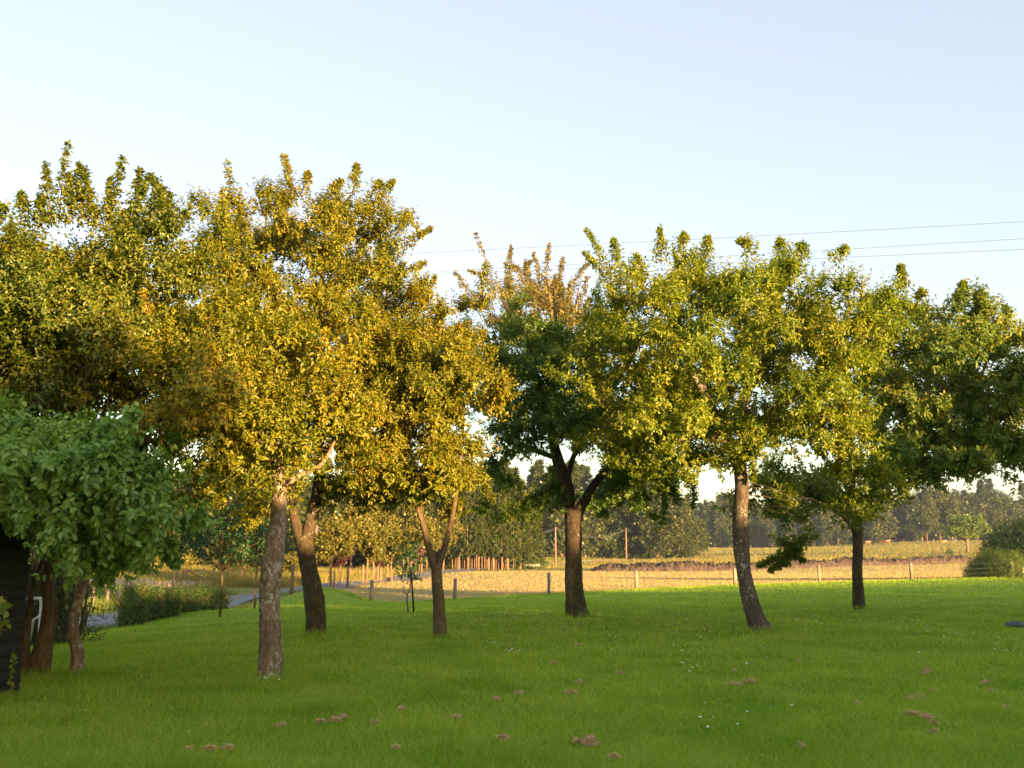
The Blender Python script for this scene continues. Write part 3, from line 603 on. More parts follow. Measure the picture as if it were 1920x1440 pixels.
wood(380, 860, 150, 190, 3, 24, [(380, 880), (560, 870), (860, 870)], protoD + protoC[:1], 16, 'dark tree in the wood beyond the road', 'trees of the wood beyond the road')
wood(120, 470, 105, 130, 3, 34, [(120, 915), (300, 870), (470, 860)], protoD, 15.5, 'golden-green tree behind the meadow bank on the left', 'trees behind the meadow bank')
for i, (px, Y, t) in enumerate([(1743, 330, 925), (1768, 340, 915), (1796, 335, 935), (1876, 350, 950)]):
    s = topscale(px, t, Y, 15); place(protoD[i % 3], px, Y, (s * .8, s * .8, s), 'sunlit broadleaf tree standing in front of the right wood', 'sunlit trees before the right wood', g)
# lone tree in the pasture
lone = decid(61, 8, 4.4, L_shrub, 9000, .34, 2.2, 50, 'tree', 'lone_tree', .3)
place(lone, 1818, 215, topscale(1818, 962, 215, 8), 'lone round-crowned tree with reddish trunk standing in the pasture', None, g)
# roadside avenue
for i, (px, Y, t, lb) in enumerate([(622,66,955,'roadside tree with two pale trunks close behind the dark forked trunk'),(688,72,968,'round yellow-green roadside tree, left of the pair in the avenue'),(735,82,972,'round yellow-green roadside tree, right of the pair in the avenue'),
       (655,90,945,'taller yellow-green tree behind the avenue pair'),(790,104,960,'yellow-green tree where the avenue meets the plantation'),(700,110,940,'yellow-green tree far along the avenue'),(765,120,935,'yellow-green tree at the far end of the avenue'),(830,122,950,'small yellow-green tree beside the plantation edge')]):
    place(protoR[i % 2], px, Y, topscale(px, t, Y, 5.2), lb, None, g)
for px, Y, t, lb in [(637, 69, 1000, 'purple-leaved plum tree between the yellow-green roadside trees'), (780, 96, 1020, 'smaller purple-leaved tree beside the staked sapling'), (712, 98, 1040, 'low purple-leaved bush under the avenue')]:
    place(protoP, px, Y, topscale(px, t, Y, 5), lb, None, g)
# bushes on the bank
protoB = decid(71, 3, 1.8, L_yell, 3500, .2, .1, 30, 'bush', 'bush', .05)
for px, Y, t, lb in [(243, 96, 1028, 'yellow-green bush right of the orange marker post'), (292, 98, 1040, 'smallest yellow bush on the meadow bank'), (352, 96, 1030, 'round golden bush on the meadow bank'), (540, 90, 1030, 'dark bush beside the road bend'), (200, 97, 1035, 'yellow-green bush left of the orange marker post')]:
    s = topscale(px, t, Y, 3); place(protoB, px, Y, (s * 1.2, s * 1.2, s), lb, None, g)
protoG = decid(72, 3, 1.9, L_shrub, 4500, .2, .05, 34, 'bush', 'bush', .05)
place(protoG, 1783, 205, topscale(1783, 1028, 205, 3), 'tiny dark bush left of the lone tree', None, g)
place(protoB, 1308, 345, (topscale(1308, 1004, 345, 3) * .5,) * 2 + (topscale(1308, 1004, 345, 3),), 'small golden upright bush beneath the last utility pole', None, g)
# saplings on the lawn edge
def sapling(px, py, top, wpx, label, seed, mat=L_sap, tr=.035):
    b = hit(px, py); Y = b[1]; g_ = np.random.default_rng(seed); hgt = W(px, top, Y)[2] - b[2]; wd = wpx * mpp(1000, Y) / 2
    r = empty('sapling', Vector(b), label, 'tree'); mb = MB()
    mb.tube(np.array([(0, 0, -.1), (.02, 0, hgt * .3), (-.02, 0, hgt * .6), (0, 0, hgt * .97)]), [tr, tr * .8, tr * .5, .006], 8)
    n = 60; z0 = hgt * .42; c = unit(g_.normal(0, 1, (n, 3))) * g_.random((n, 1)) ** .4 * np.array([wd, wd, (hgt - z0) / 2]) + np.array([0, 0, (hgt + z0) / 2])
    for q in c: mb.tube(np.array([(0, 0, max(z0 * .9, q[2] - .5)), q * np.array([.6, .6, 1]) - np.array([0, 0, .15]), q]), [.014, .008, .004], 4)
    mb.build('trunk', B_brown, r, True)
    k = g_.integers(0, n, 420); P = c[k] + g_.normal(0, .16, (420, 3)); d = unit(c[k] - np.array([0, 0, (hgt + z0) / 2])) * .4 + g_.normal(0, .5, (420, 3)) + np.array([0, 0, .2])
    Pp, ax, nn, sz = shoot_leaves(P, d, np.full(420, .22), 9, .095, g_, .3); V, F = leaves6(Pp, ax, nn, sz, sz * .55); mk('crown', V, [F], mat, r); return r
sapling(412, 1158, 930, 150, 'young tree with thin trunk on the lawn edge, left of the nearest apple tree', 81)
sapling(477, 1142, 935, 130, 'young tree half hidden behind the nearest apple trunk', 82)
# staked sapling
b = hit(772, 1149); Y = b[1]; r = empty('staked_sapling', Vector(b), 'slender staked sapling with drooping teal leaves, between the forked and Y-shaped trees', 'tree'); g_ = np.random.default_rng(83)
mb = MB(); sp = np.array([W(766, 1152, Y), W(763, 1120, Y), W(769, 1100, Y), W(768, 1060, Y), W(766, 990, Y)]); sp = spline(sp, 6); mb.tube(sp - b, np.linspace(.022, .006, len(sp)), 6)
mb.tube(spline(np.array([W(762, 1115, Y), W(756, 1108, Y), W(758, 1100, Y)]), 4) - b, .01, 5); mb.build('trunk', B_brown, r, True)
MB().tube(np.array([W(776, 1152, Y), W(771, 1070, Y)]) - b, .025, 8).build('stake', M_green, r)
n = 110; c = W(g_.normal(765, 14, n), g_.uniform(995, 1085, n), Y + g_.normal(0, .3, n)) - b; d = g_.normal(0, .5, (n, 3)); d[:, 2] -= .5
Pp, ax, nn, sz = shoot_leaves(c, d, np.full(n, .25), 8, .11, g_, .7); V, F = leaves6(Pp, ax, nn, sz, sz * .32); mk('crown', V, [F], L_sap, r)

# ------------------------------------------------------------------ hedges and shrubs
def shrubmass(name, label, cat, ctrs, n, size, mat, seed, wr=.6, group=None, stems=True):
    g_ = np.random.default_rng(seed); ctrs = np.array(ctrs, float); b = np.array([ctrs[:, 0].mean(), ctrs[:, 1].mean(), 0]); b[2] = h1(b[0], b[1])
    r = empty(name, Vector(b), label, cat, group); w_ = (ctrs[:, 3] ** 2 * ctrs[:, 4]) ** .7; k = g_.choice(len(ctrs), n, p=w_ / w_.sum())
    u = unit(g_.normal(0, 1, (n, 3))); rr = g_.random((n, 1)) ** .28
    P = ctrs[k, :3] + u * rr * np.stack([ctrs[k, 3], ctrs[k, 3], ctrs[k, 4]], -1) + g_.normal(0, .05, (n, 3))
    P[:, 2] = np.maximum(P[:, 2], H(P[:, 0], P[:, 1]) + .02)
    Pp, ax, nn, sz = shoot_leaves(P, u + np.array([0, 0, .6]) + g_.normal(0, .3, (n, 3)), np.full(n, size * 3), 6, size, g_)
    V, F = leaves6(Pp - b, ax, nn, sz, sz * wr); mk('foliage', V, [F], mat, r)
    if stems:
        mb = MB()
        for q in ctrs: 
            z = h1(q[0], q[1])
            for _ in range(3): mb.tube(np.array([(q[0], q[1], z - .05), (q[0] + g_.normal(0, .1), q[1] + g_.normal(0, .1), (z + q[2]) / 2), (q[0] + g_.normal(0, .3), q[1] + g_.normal(0, .3), q[2] + q[4] * .6)]) - b, [.02, .014, .006], 5)
        mb.build('stems', B_brown, r, True)
    return r
# dark hedge behind the left trees
ct = []
for Y, x0, x1, top in ((19.5, 20, 150, 940), (21, -40, 110, 930), (18.5, -20, 90, 940)):
    for px in np.linspace(x0, x1, 7):
        x = W(px, 1100, Y)[0]; z0 = h1(x, Y); zt = W(px, top + max(0, px - 100) * 1.2, Y)[2]
        ct += [(x, Y, z0 + (zt - z0) * f, .5 - .12 * (f > .7), .5) for f in (.1, .35, .6, .85)]
shrubmass('hedge', 'dark green hedge behind the twisted stems at the left edge', 'hedge', ct, 4200, .06, L_hedge, 91)
# young roadside hedge, shrub by shrub
for i, (px, Y, t, wd) in enumerate([(250, 28, 1098, 26), (285, 29.5, 1108, 24), (318, 30.5, 1112, 22), (350, 32, 1112, 22), (385, 34, 1112, 24), (408, 36, 1115, 16)]):
    p = G(px, Y); zt = W(px, t, Y)[2]; m_ = mpp(1100, Y); hh = zt - p.z
    shrubmass('roadside_shrub', ['tall green shrub at the near end of the young roadside hedge', 'second shrub from the near end of the roadside hedge', 'third shrub from the near end of the roadside hedge', 'third shrub from the far end of the roadside hedge', 'second-last roadside hedge shrub, left of the lawn-edge sapling', 'last small shrub of the roadside hedge by the sapling trunk'][i], 'shrub',
      [(p.x, Y, p.z + hh * .25, wd * m_ * .62, hh * .3), (p.x + .1, Y + .2, p.z + hh * .6, wd * m_ * .55, hh * .32), (p.x - .15, Y, p.z + hh * .85, wd * m_ * .3, hh * .16), (p.x, Y - .1, p.z + .15, wd * m_ * .6, hh * .2), (p.x + .3, Y, p.z + hh * 1.0, wd * m_ * .14, hh * .12), (p.x - .3, Y, p.z + hh * .95, wd * m_ * .12, hh * .14)], 800, .075, L_shrub, 100 + i, .4, 'shrubs of the young roadside hedge')
# right-hand bushes
def rb(px, Y, t, wd): 
    p = G(px, Y); hh = W(px, t, Y)[2] - p.z; w_ = wd * mpp(1040, Y)
    return [(p.x, Y, p.z + hh * f, w_ * k, hh * .3) for f, k in ((.2, .55), (.55, .5), (.8, .33))]
shrubmass('bush', 'large dark green bush at the right edge beyond the lawn', 'bush', rb(1905, 60, 985, 110) + rb(1960, 59, 975, 130) + rb(1880, 63, 1005, 80), 9000, .1, L_hedge, 120)
shrubmass('bush', 'lower grey-green bush spilling left in front of the large right-edge bush', 'bush', rb(1862, 59, 1038, 80) + rb(1892, 57.6, 1040, 80) + rb(1835, 61, 1058, 50), 7000, .08, L_shrub, 121, .4)
# near-left sprig entering the frame
b = W(-60, 1300, 6.3); b[2] = 0; r = empty('shrub', Vector(b), 'leafy sprig hanging into the left edge in front of the shed', 'shrub'); g_ = np.random.default_rng(130)
mb = MB()
for s_ in ([(-60, 1420), (-40, 1250), (-5, 1150), (12, 1120)], [(-40, 1260), (-15, 1190), (12, 1180)], [(-55, 1380), (-30, 1240), (0, 1220)], [(-60, 1350), (-70, 1200), (-30, 1100), (-6, 1105)]):
    sp = spline(np.array([W(a_, c_, 6.3 + .1 * k) for k, (a_, c_) in enumerate(s_)]), 6); mb.tube(sp - b, np.linspace(.012, .003, len(sp)), 5)
mb.tube(np.array([W(-60, 1420, 6.3) - b, np.array([0, 0, -.05])]), [.012, .015], 5)
mb.build('stems', B_brown, r, True); n = 34
c = W(np.concatenate([g_.uniform(-60, 6, n)]), np.concatenate([g_.uniform(1105, 1225, n)]), 6.4 + g_.normal(0, .1, n)) - b
Pp, ax, nn, sz = shoot_leaves(c, g_.normal(0, 1, (n, 3)) + np.array([.6, -.3, 0]), np.full(n, .08), 5, .075, g_, .4); V, F = leaves6(Pp, ax, nn, sz, sz * .75); mk('foliage', V, [F], L_lime, r)
# climber on the shed corner
b = np.array(hit(22, 1302)); r = empty('climbing_plant', Vector(b), 'thin leafy climber growing up the corner of the black shed', 'plant'); mb = MB(); Y = b[1] - .12
sp = spline(np.array([W(22, 1304, Y), W(20, 1270, Y), W(26, 1245, Y), W(24, 1228, Y)]), 8); mb.tube(sp - b, .004, 5); mb.build('stems', M_green, r)
k = np.repeat(np.arange(len(sp)), 2); c = sp[k] - b; V, F = leaves6(c, g_.normal(0, 1, c.shape), g_.normal(0, .5, c.shape) + np.array([0, -1, .5]), .045, .032); mk('foliage', V, [F], L_lime, r)

# ------------------------------------------------------------------ shed
pc_ = hit(34, 1296); pl_ = hit(-150, 1330); dv = np.array(pl_ - pc_); dv[2] = 0; dl = 4.2; dv = dv / np.linalg.norm(dv); nv = np.array([dv[1], -dv[0], 0.]); nv = nv if nv[1] < 0 else -nv
r = empty('shed', Vector(pc_), 'black tarred weatherboard shed at the left edge', 'shed'); ang = math.atan2(dv[1], dv[0])
mb = MB(); Hh = 2.35; dp = 3.0
def sh(u, v, z): return dv * u - nv * v + np.array([0, 0, z])
for u0, u1, v0, v1 in ((0, dl, 0, dp),):
    mb.add([sh(u, v, z) for u in (.03, dl - .03) for v in (.03, dp - .03) for z in (-.1, Hh)], [(0, 1, 3, 2), (4, 6, 7, 5), (0, 4, 5, 1), (2, 3, 7, 6), (0, 2, 6, 4), (1, 5, 7, 3)])
mb.build('wall', M_shed, r)
mb = MB(); z = -.06
while z < Hh - .1:
    t_ = .155
    for A, B_, out in (((0, 0), (dl, 0), (0, -1)), ((0, dp), (0, 0), (-1, 0)), ((dl, 0), (dl, dp), (1, 0)), ((dl, dp), (0, dp), (0, 1))):
        pts = []
        for (u, v) in (A, B_):
            for zz, oo in ((z, .028), (z + t_ + .01, .008)): 
                for k_ in (0, .03): pts.append(sh(u + out[0] * (oo - k_), v + out[1] * (oo - k_), zz + random.uniform(-.001, .001)))
        mb.add(pts, [(0, 2, 6, 4), (1, 5, 7, 3), (0, 4, 5, 1), (2, 3, 7, 6), (0, 1, 3, 2), (4, 6, 7, 5)])
    z += t_
mb.build('weatherboards', M_shed, r)
mb = MB(); rz_ = Hh + 1.1
mb.add([sh(-.25, -.3, Hh - .05), sh(dl + .25, -.3, Hh - .05), sh(dl + .25, dp / 2, rz_), sh(-.25, dp / 2, rz_), sh(-.25, dp + .3, Hh - .05), sh(dl + .25, dp + .3, Hh - .05),
        sh(-.25, -.3, Hh + .01), sh(dl + .25, -.3, Hh + .01), sh(dl + .25, dp / 2, rz_ + .07), sh(-.25, dp / 2, rz_ + .07), sh(-.25, dp + .3, Hh + .01), sh(dl + .25, dp + .3, Hh + .01)],
       [(0, 1, 2, 3), (3, 2, 5, 4), (6, 9, 8, 7), (9, 10, 11, 8), (0, 6, 7, 1), (4, 5, 11, 10), (0, 3, 9, 6), (3, 4, 10, 9), (1, 7, 8, 2), (2, 8, 11, 5)])
mb.build('roof', M_roof, r)
# ------------------------------------------------------------------ white goal frame
Yg_ = 15.5; a = W(78, 1122, Yg_); gz = h1(a[0], Yg_); r = empty('goal_frame', Vector((a[0], Yg_, gz)), 'white tubular metal goal frame between shed and twisted stems', 'goal'); o3 = np.array([a[0], Yg_, gz]); rt = .022; ht = a[2] - gz
MB().tube(spline(np.array([(-2.0, 0, ht), (-.12, 0, ht), (-.02, 0, ht - .02), (0, 0, ht - .12)]), 6), rt, 8).build('crossbar', M_white, r, True)
MB().tube(np.array([(0, 0, ht - .12), (0, 0, -.02)]), rt, 8).build('post', M_white, r, True); MB().tube(np.array([(-2.0, 0, ht), (-2.0, 0, -.02)]), rt, 8).build('post', M_white, r, True)
MB().tube(np.array([(0, 0, ht - .25), (-.12, .05, ht - .32), (-.3, .3, ht - .85), (-.42, .5, 0)]), rt * .8, 8).build('stay', M_white, r, True)

# ------------------------------------------------------------------ fences
def fence(label, pts, hgt, rad, wires, mat, name='fence', lean=.03, tops=None, square=False):
    P = [np.array(p) for p in pts]; b = P[0].copy(); r = empty(name, Vector(b), label, 'fence'); tops_ = []
    for i, p in enumerate(P):
        h_ = hgt * random.uniform(.94, 1.06); l = (random.uniform(-lean, lean) * h_, random.uniform(-lean, lean) * h_)
        q = p - b; t = q + np.array([l[0], l[1], h_]); rr_ = rad * random.uniform(.85, 1.15)
        MB().tube(np.array([q - (0, 0, .1), q + (t - q) * .5, t - (0, 0, .03), t]), [rr_, rr_ * .97, rr_ * .93, rr_ * .6], 9, .05, i).build('post', mat, r, True); tops_.append((q, t))
    for f in wires:
        mb = MB()
        for (q0, t0), (q1, t1) in zip(tops_[:-1], tops_[1:]):
            A = q0 + (t0 - q0) * f; B_ = q1 + (t1 - q1) * f; m_ = (A + B_) / 2 - (0, 0, .02); mb.tube(np.array([A, m_, B_]), .0022, 4)
        mb.build('wire', M_wire, r)
    return r
random.seed(5)
fpx = [(697,1130),(853,1127),(1029,1117),(1193,1108),(1378,1101),(1536,1095),(1709,1090)]
def fenceY(px): return float(np.interp(px, pxs, Ye)) + .15
pts = [np.array(G(px, fenceY(px))) for px, _ in fpx]; pts += [np.array(G(1900, 56.9))]
fence('weathered post and wire fence between lawn and hay field', pts, .98, .085, (.35, .62, .9), M_wood)
fence('low post and wire fence across the road before the straw heaps', [np.array(G(px, Y)) for px, Y in ((60, 41), (122, 42), (178, 43), (205, 44.5), (224, 46), (262, 49))], .95, .07, (.5, .9), M_wood)
fence('pale post fence running along the road towards the plantation', [np.array(G(px, Y)) for px, Y in ((502, 42), (548, 45), (627, 60), (652, 66), (680, 72), (700, 77), (708, 82), (714, 86), (726, 93), (735, 100), (745, 106), (756, 112), (770, 118), (786, 124), (800, 128))], 1.25, .075, (.5, .9), M_pole)
fence('short fence of pale posts in front of the plantation trunks', [np.array(G(px, Y)) for px, Y in ((860, 122), (877, 122), (897, 122), (916, 122), (925, 122), (941, 122), (952, 122))], 1.5, .1, (.6,), M_pole)
fence('thin wire fence across the pasture behind the earth bank', [np.array(G(px, Y)) for px, Y in zip(range(1000, 1900, 38), np.linspace(170, 205, 24))], 1.25, .07, (.9,), M_pole)
fence('thin post fence along the upper edge of the pasture', [np.array(G(px, Y)) for px, Y in zip(range(1010, 1560, 40), np.linspace(232, 385, 14))], 1.5, .09, (.9,), M_pole)
fence('reddish rail posts on the meadow beyond the roadside shrubs', [np.array(G(px, Y)) for px, Y in ((325, 62), (332, 68), (344, 70), (350, 70), (381, 72), (400, 70), (416, 74), (430, 76), (452, 74))], 1.1, .08, (), M_pole)
a = np.array(G(350, 70.)); q = a + (1.8, .4, .05); r = empty('gate_brace', Vector(a), 'slanting wooden brace beside the reddish meadow posts', 'brace'); MB().tube(np.array([(0, .1, 1.05), q - a]), .06, 6).build('rail', M_pole, r)
# marker post
a = G(232, 84); s = .05; r = empty('marker_post', a, 'slim marker post with orange-red head on the meadow bank', 'post'); MB().tube(np.array([(0, 0, -.1), (0, 0, 1.5)]), .06, 8).build('post', M_white, r); MB().tube(np.array([(0, 0, 1.5), (0, 0, 2.0), (0, 0, 2.1)]), [.16, .18, .1], 8).build('head', M_red, r)
# white trough by the plantation
a = G(990, 140); r = empty('trough', a, 'low white trough lying in the grass right of the plantation', 'trough'); mb = MB(); mb.box((0, 0, .3), (3.2, .9, .06)).box((0, -.45, .45), (3.2, .05, .3)).box((0, .45, .45), (3.2, .05, .3)).box((-1.6, 0, .45), (.05, .9, .3)).box((1.6, 0, .45), (.05, .9, .3)); mb.build('basin', M_zinc, r)
for sx_ in (-1.2, 1.2): MB().box((sx_, 0, .12), (.1, .8, .3)).build('leg', M_zinc, r)
# ------------------------------------------------------------------ utility poles and wires
pl = [(590, 100, 985), (818, 150, 976), (1042, 188, 988), (1175, 235, 990), (1257, 295, 990), (1306, 350, 990)]
tp = []
lbs = ['wooden utility pole behind the forked dark trunk', 'wooden utility pole rising in the fork of the Y-shaped tree', 'tall wooden utility pole left of the centre trunk', 'wooden utility pole right of the centre trunk', 'wooden utility pole before the brown-green wood', 'furthest wooden utility pole above the golden bush']
for (px, Y, t), lb in zip(pl, lbs):
    p = G(px, Y); z = W(px, t, Y)[2]; hh = z - p.z; r = empty('utility_pole', p, lb, 'utility pole', 'utility poles crossing the pasture')
    MB().tube(np.array([(0, 0, -.3), (0, 0, hh * .5), (0, 0, hh)]), [.2, .17, .13], 8).build('pole', M_pole, r, True)
    for k in (.12, .42): MB().tube(np.array([(-.15, 0, hh - k), (.2, 0, hh - k), (.2, 0, hh - k + .12)]), .04, 6).build('insulator', M_wire, r)
    tp.append(np.array([p.x, p.y, z]))
for k in (.2, .5):
    mb = MB()
    for A, B_ in zip(tp[:-1], tp[1:]):
        t = np.linspace(0, 1, 14)[:, None]; P = A + (B_ - A) * t - np.array([0, 0, 1]) * (k + 1.6 * 4 * t * (1 - t)); P[:, 0] += .2; mb.tube(P, .022, 4)
    tag(mb.build('utility_wire', M_wire), 'upper wire sagging between the pasture utility poles' if k < .3 else 'lower wire sagging between the pasture utility poles', 'wire')
for (x0, y0, x1, y1, lb) in [(780, 473, 1920, 420, 'highest overhead power line across the sky'), (780, 510, 1920, 452, 'middle overhead power line across the sky'), (1000, 506, 1920, 472, 'lowest overhead power line across the sky')]:
    f = lambda x: y0 + (y1 - y0) * (x - x0) / (x1 - x0)
    A = W(-700, f(-700), 66); B_ = W(2500, f(2500), 48); t = np.linspace(0, 1, 40)[:, None]
    P = A + (B_ - A) * t; P[:, 2] -= (.35 * 4 * t * (1 - t))[:, 0] - .3; tag(MB().tube(P, .009, 5).build('power_line', M_cable), lb, 'power line', 'overhead power lines')

# ------------------------------------------------------------------ earth bank, straw heaps
def mound(name, label, cat, line, wd, hgt, mat, seed, nl=260, rough=.35, kind=None):
    g_ = np.random.default_rng(seed); L = spline(np.array(line, float), nl // (len(line) - 1)); m_ = len(L); k = 17
    T = unit(np.gradient(L, axis=0)); N = np.stack([-T[:, 1], T[:, 0]], -1); t = np.linspace(-1, 1, k)
    XY = L[:, None] + N[:, None] * (t[None, :, None] * wd / 2); s = np.linspace(0, 1, m_)
    env = np.clip(np.minimum(s, 1 - s) * 22, 0, 1) ** .6; pr = np.maximum(1 - t ** 2, 0) ** .7
    nz = g_.normal(0, 1, (m_, k)); sm = nz.copy(); sm[1:-1] = (nz[:-2] + nz[1:-1] + nz[2:]) / 1.8; lo = np.interp(s, np.linspace(0, 1, 24), g_.uniform(.7, 1.1, 24))
    z = hgt * env[:, None] * pr[None] * (lo[:, None] + rough * .5 * sm) - .06; z = np.where(pr[None] < .02, -.1, z)
    Zz = H(XY[..., 0], XY[..., 1]) + z; V = np.concatenate([XY, Zz[..., None]], -1).reshape(-1, 3)
    V[:, :2] += g_.normal(0, .05, (len(V), 2)) * hgt
    i, j = np.meshgrid(np.arange(m_ - 1), np.arange(k - 1), indexing='ij'); q = np.stack([i * k + j, i * k + j + 1, (i + 1) * k + j + 1, (i + 1) * k + j], -1).reshape(-1, 4)
    o = mk(name, V, [q], mat, None, False); tag(o, label, cat); return o
def xy(px, Y): return tuple(W(px, 1070, Y)[:2])
mound('earth_bank', 'long low bank of turned dark earth between hay field and pasture', 'earth bank', [xy(1108, 124), xy(1250, 126), xy(1400, 131), xy(1550, 141), xy(1700, 151), xy(1840, 160)], 3.2, 1.05, M_earth, 140, 700, .3)
mound('straw_heap', 'pale pinkish row of cut straw beyond the road on the left', 'straw', [xy(120, 62), xy(180, 63), xy(240, 63), xy(290, 64)], 2.2, .62, M_straw, 141, 130, .3)
mound('straw_heap', 'thinner pale row of cut straw behind the roadside shrubs', 'straw', [xy(285, 66), xy(340, 67), xy(400, 68)], 1.8, .4, M_straw, 142, 120, .3)
# stone at the right edge
g_ = np.random.default_rng(150); p = hit(1905, 1176); bm = bmesh.new(); bmesh.ops.create_icosphere(bm, subdivisions=3, radius=1)
for v in bm.verts: v.co *= 1 + .13 * math.sin(v.co.x * 4 + 1) * math.sin(v.co.y * 5) + random.uniform(-.05, .05); v.co.x *= .22; v.co.y *= .18; v.co.z *= .07; v.co.z += .05
me = bpy.data.meshes.new('stone'); bm.to_mesh(me); me.materials.append(M_stone); o = bpy.data.objects.new('stone', me); C.objects.link(o); o.location = Vector(p); tag(o, 'flat grey-blue stone in the shaded grass at the right edge', 'stone')
p = G(1919, 57.2); r = empty('marker_post', p, 'small white post at the right edge before the bushes', 'post'); MB().box((0, 0, .3), (.09, .09, .75)).build('post', M_white, r)
# ------------------------------------------------------------------ cows
def cow(px, Y, rz, label, lying=False, first=None):
    p = G(px, Y); me = bpy.data.meshes.new('cow'); z = 0 if not lying else -.62
    vs_ = [(-.75, 0, .98, .33), (-.25, 0, .98, .38), (.3, 0, 1.0, .37), (.7, 0, 1.08, .27), (1.0, 0, 1.2, .17), (1.2, 0, 1.22, .16), (1.5, 0, 1.02, .09), (-.98, 0, 1.0, .14), (-1.1, 0, .6, .04)]
    ed = [(0, 1), (1, 2), (2, 3), (3, 4), (4, 5), (5, 6), (0, 7), (7, 8)]
    for (x, y, a_) in ((-.7, .2, 0), (-.7, -.2, 0), (.55, .18, 3), (.55, -.18, 3)):
        i = len(vs_); kx = .12 if a_ == 0 else 0
        if lying: vs_ += [(x, y * 1.5, .75, .13), (x + .3, y * 2, .68, .07), (x + .5, y * 2, .66, .05)]
        else: vs_ += [(x, y, .68, .14), (x - kx, y, .38, .075), (x, y, .03, .055)]
        ed += [(a_ if a_ == 0 else 2, i), (i, i + 1), (i + 1, i + 2)]
    me.from_pydata([v[:3] for v in vs_], ed, []); me.update(); o = bpy.data.objects.new('cow_skin', me); C.objects.link(o)
    md = o.modifiers.new('s', 'SKIN'); 
    for v, q in zip(me.skin_vertices[0].data, vs_): v.radius = (q[3], q[3])
    me.skin_vertices[0].data[0].use_root = True; o.modifiers.new('u', 'SUBSURF').levels = 1
    ev = o.evaluated_get(bpy.context.evaluated_depsgraph_get()); m2 = bpy.data.meshes.new_from_object(ev); bpy.data.objects.remove(o)
    m2.materials.clear(); m2.materials.append(M_cow); c = bpy.data.objects.new('cow', m2); C.objects.link(c); c.location = p + Vector((0, 0, z)); c.rotation_euler = (0, 0, rz)
    for pp in m2.polygons: pp.use_smooth = True
    tag(c, label, 'cow', 'cows grazing on the pasture')
cow(1631, 385, .2, 'reddish-brown cow alone, left of the grazing pair beside the right trunk')
cow(1656, 385, 2.9, 'left cow of the close reddish-brown pair on the pasture')
cow(1668, 388, .1, 'right cow of the close reddish-brown pair on the pasture')
cow(1774, 370, .3, 'brown cow lying near the lone tree', True)

# ------------------------------------------------------------------ grass
def blades(P, hgt, wid, g_, lean=.45):
    n = len(P); a = g_.uniform(0, 6.28, n); s = np.stack([np.cos(a), np.sin(a), 0 * a], -1) * (wid / 2)[:, None]
    l = g_.normal(0, lean, (n, 2)) * hgt[:, None]; tip = P + np.column_stack([l, hgt])
    V = np.stack([P - s, P + s, tip], 1).reshape(-1, 3); return V, np.arange(n * 3).reshape(-1, 3)
g_ = np.random.default_rng(160); N = 620000
u = g_.random(N); Yb = np.where(g_.random(N) < .62, 1 / (1 / 6.3 + (1 / 58 - 1 / 6.3) * u), np.exp(np.log(6.3) + u * np.log(58 / 6.3)))
pxb = g_.uniform(-260, 2180, N); xb = (pxb - 960) / FPX * Yb * 1.02; ok = Yb < edgeY(pxb) * .998; xb, Yb, pxb = xb[ok], Yb[ok], pxb[ok]
zb = H(xb, Yb); tuft = (np.sin(xb * 2.1 + 1.3 * np.sin(Yb * 1.7)) * np.sin(Yb * 2.6 + 1.1 * np.sin(xb * 1.3)) + np.sin(xb * 5.1 + Yb * 3.3) * .5)
hb = (.05 + .014 * tuft + .022 * g_.random(len(xb))) * np.clip(1 - (Yb - 14) / 90, .6, 1); hb *= np.where(g_.random(len(xb)) < .05, 1.9, 1)
wb = np.maximum(.005, Yb / 1005 * .62) * g_.uniform(.6, 1.3, len(xb))
V, F = blades(np.column_stack([xb, Yb, zb - .005]), hb, wb * 1.1, g_, .8)
tag(mk('lawn_grass', V, [F], M_grass), 'short mown green grass covering the orchard lawn', 'grass', None, 'stuff')
# longer tufts round the trunks and fence posts
P = []
for b_, rr_, nn_ in [(bA, .32, 900), (bB, .3, 700), (bC, .22, 500), (bD, .34, 700), (bE, .32, 700), (bF, .22, 500), (bG, .45, 1200), (bH, .25, 700)]:
    a = g_.uniform(0, 6.28, nn_); q = rr_ * (.55 + g_.random(nn_) ** 1.5 * .9); P.append(np.column_stack([b_[0] + np.cos(a) * q, b_[1] + np.sin(a) * q]))
e = g_.uniform(600, 1990, 16000); q = fenceY(0) * 0 + np.interp(e, pxs, Ye) + g_.normal(0, .25, 16000); P.append(np.column_stack([(e - 960) / FPX * q * 1.02, q]))
P = np.vstack(P); zz = H(P[:, 0], P[:, 1]); hh = g_.uniform(.06, .17, len(P)); V, F = blades(np.column_stack([P, zz]), hh, np.maximum(.005, P[:, 1] / 1005 * .4), g_, .35)
tag(mk('unmown_grass', V, [F], M_grass), 'longer grass left round tree trunks and fence posts', 'grass', None, 'stuff')
def field(name, label, px0, px1, Y0, Y1, n, h0, h1_, mat, cond=None):
    px = g_.uniform(px0, px1, n); Y = np.exp(g_.uniform(math.log(Y0), math.log(Y1), n)); x = (px - 960) / FPX * Y * 1.02
    ok = np.ones(n, bool) if cond is None else cond(x, Y, px); x, Y = x[ok], Y[ok]; z = H(x, Y)
    V, F = blades(np.column_stack([x, Y, z]), g_.uniform(h0, h1_, len(x)), np.maximum(.008, Y / 1005 * .5), g_, .3); return tag(mk(name, V, [F], mat), label, 'grass', None, 'stuff')
rx = lambda Y: np.interp(Y, [10, 24, 36, 48, 60, 74, 95, 120], [-19.5, -16.2, -14.7, -13.7, -12.6, -11.3, -9, -6])
field('verge_grass', 'tall green verge grass beyond the road', -150, 640, 33, 58, 60000, .25, .7, M_tallg, lambda x, Y, p: (x < rx(Y) - 2.6))
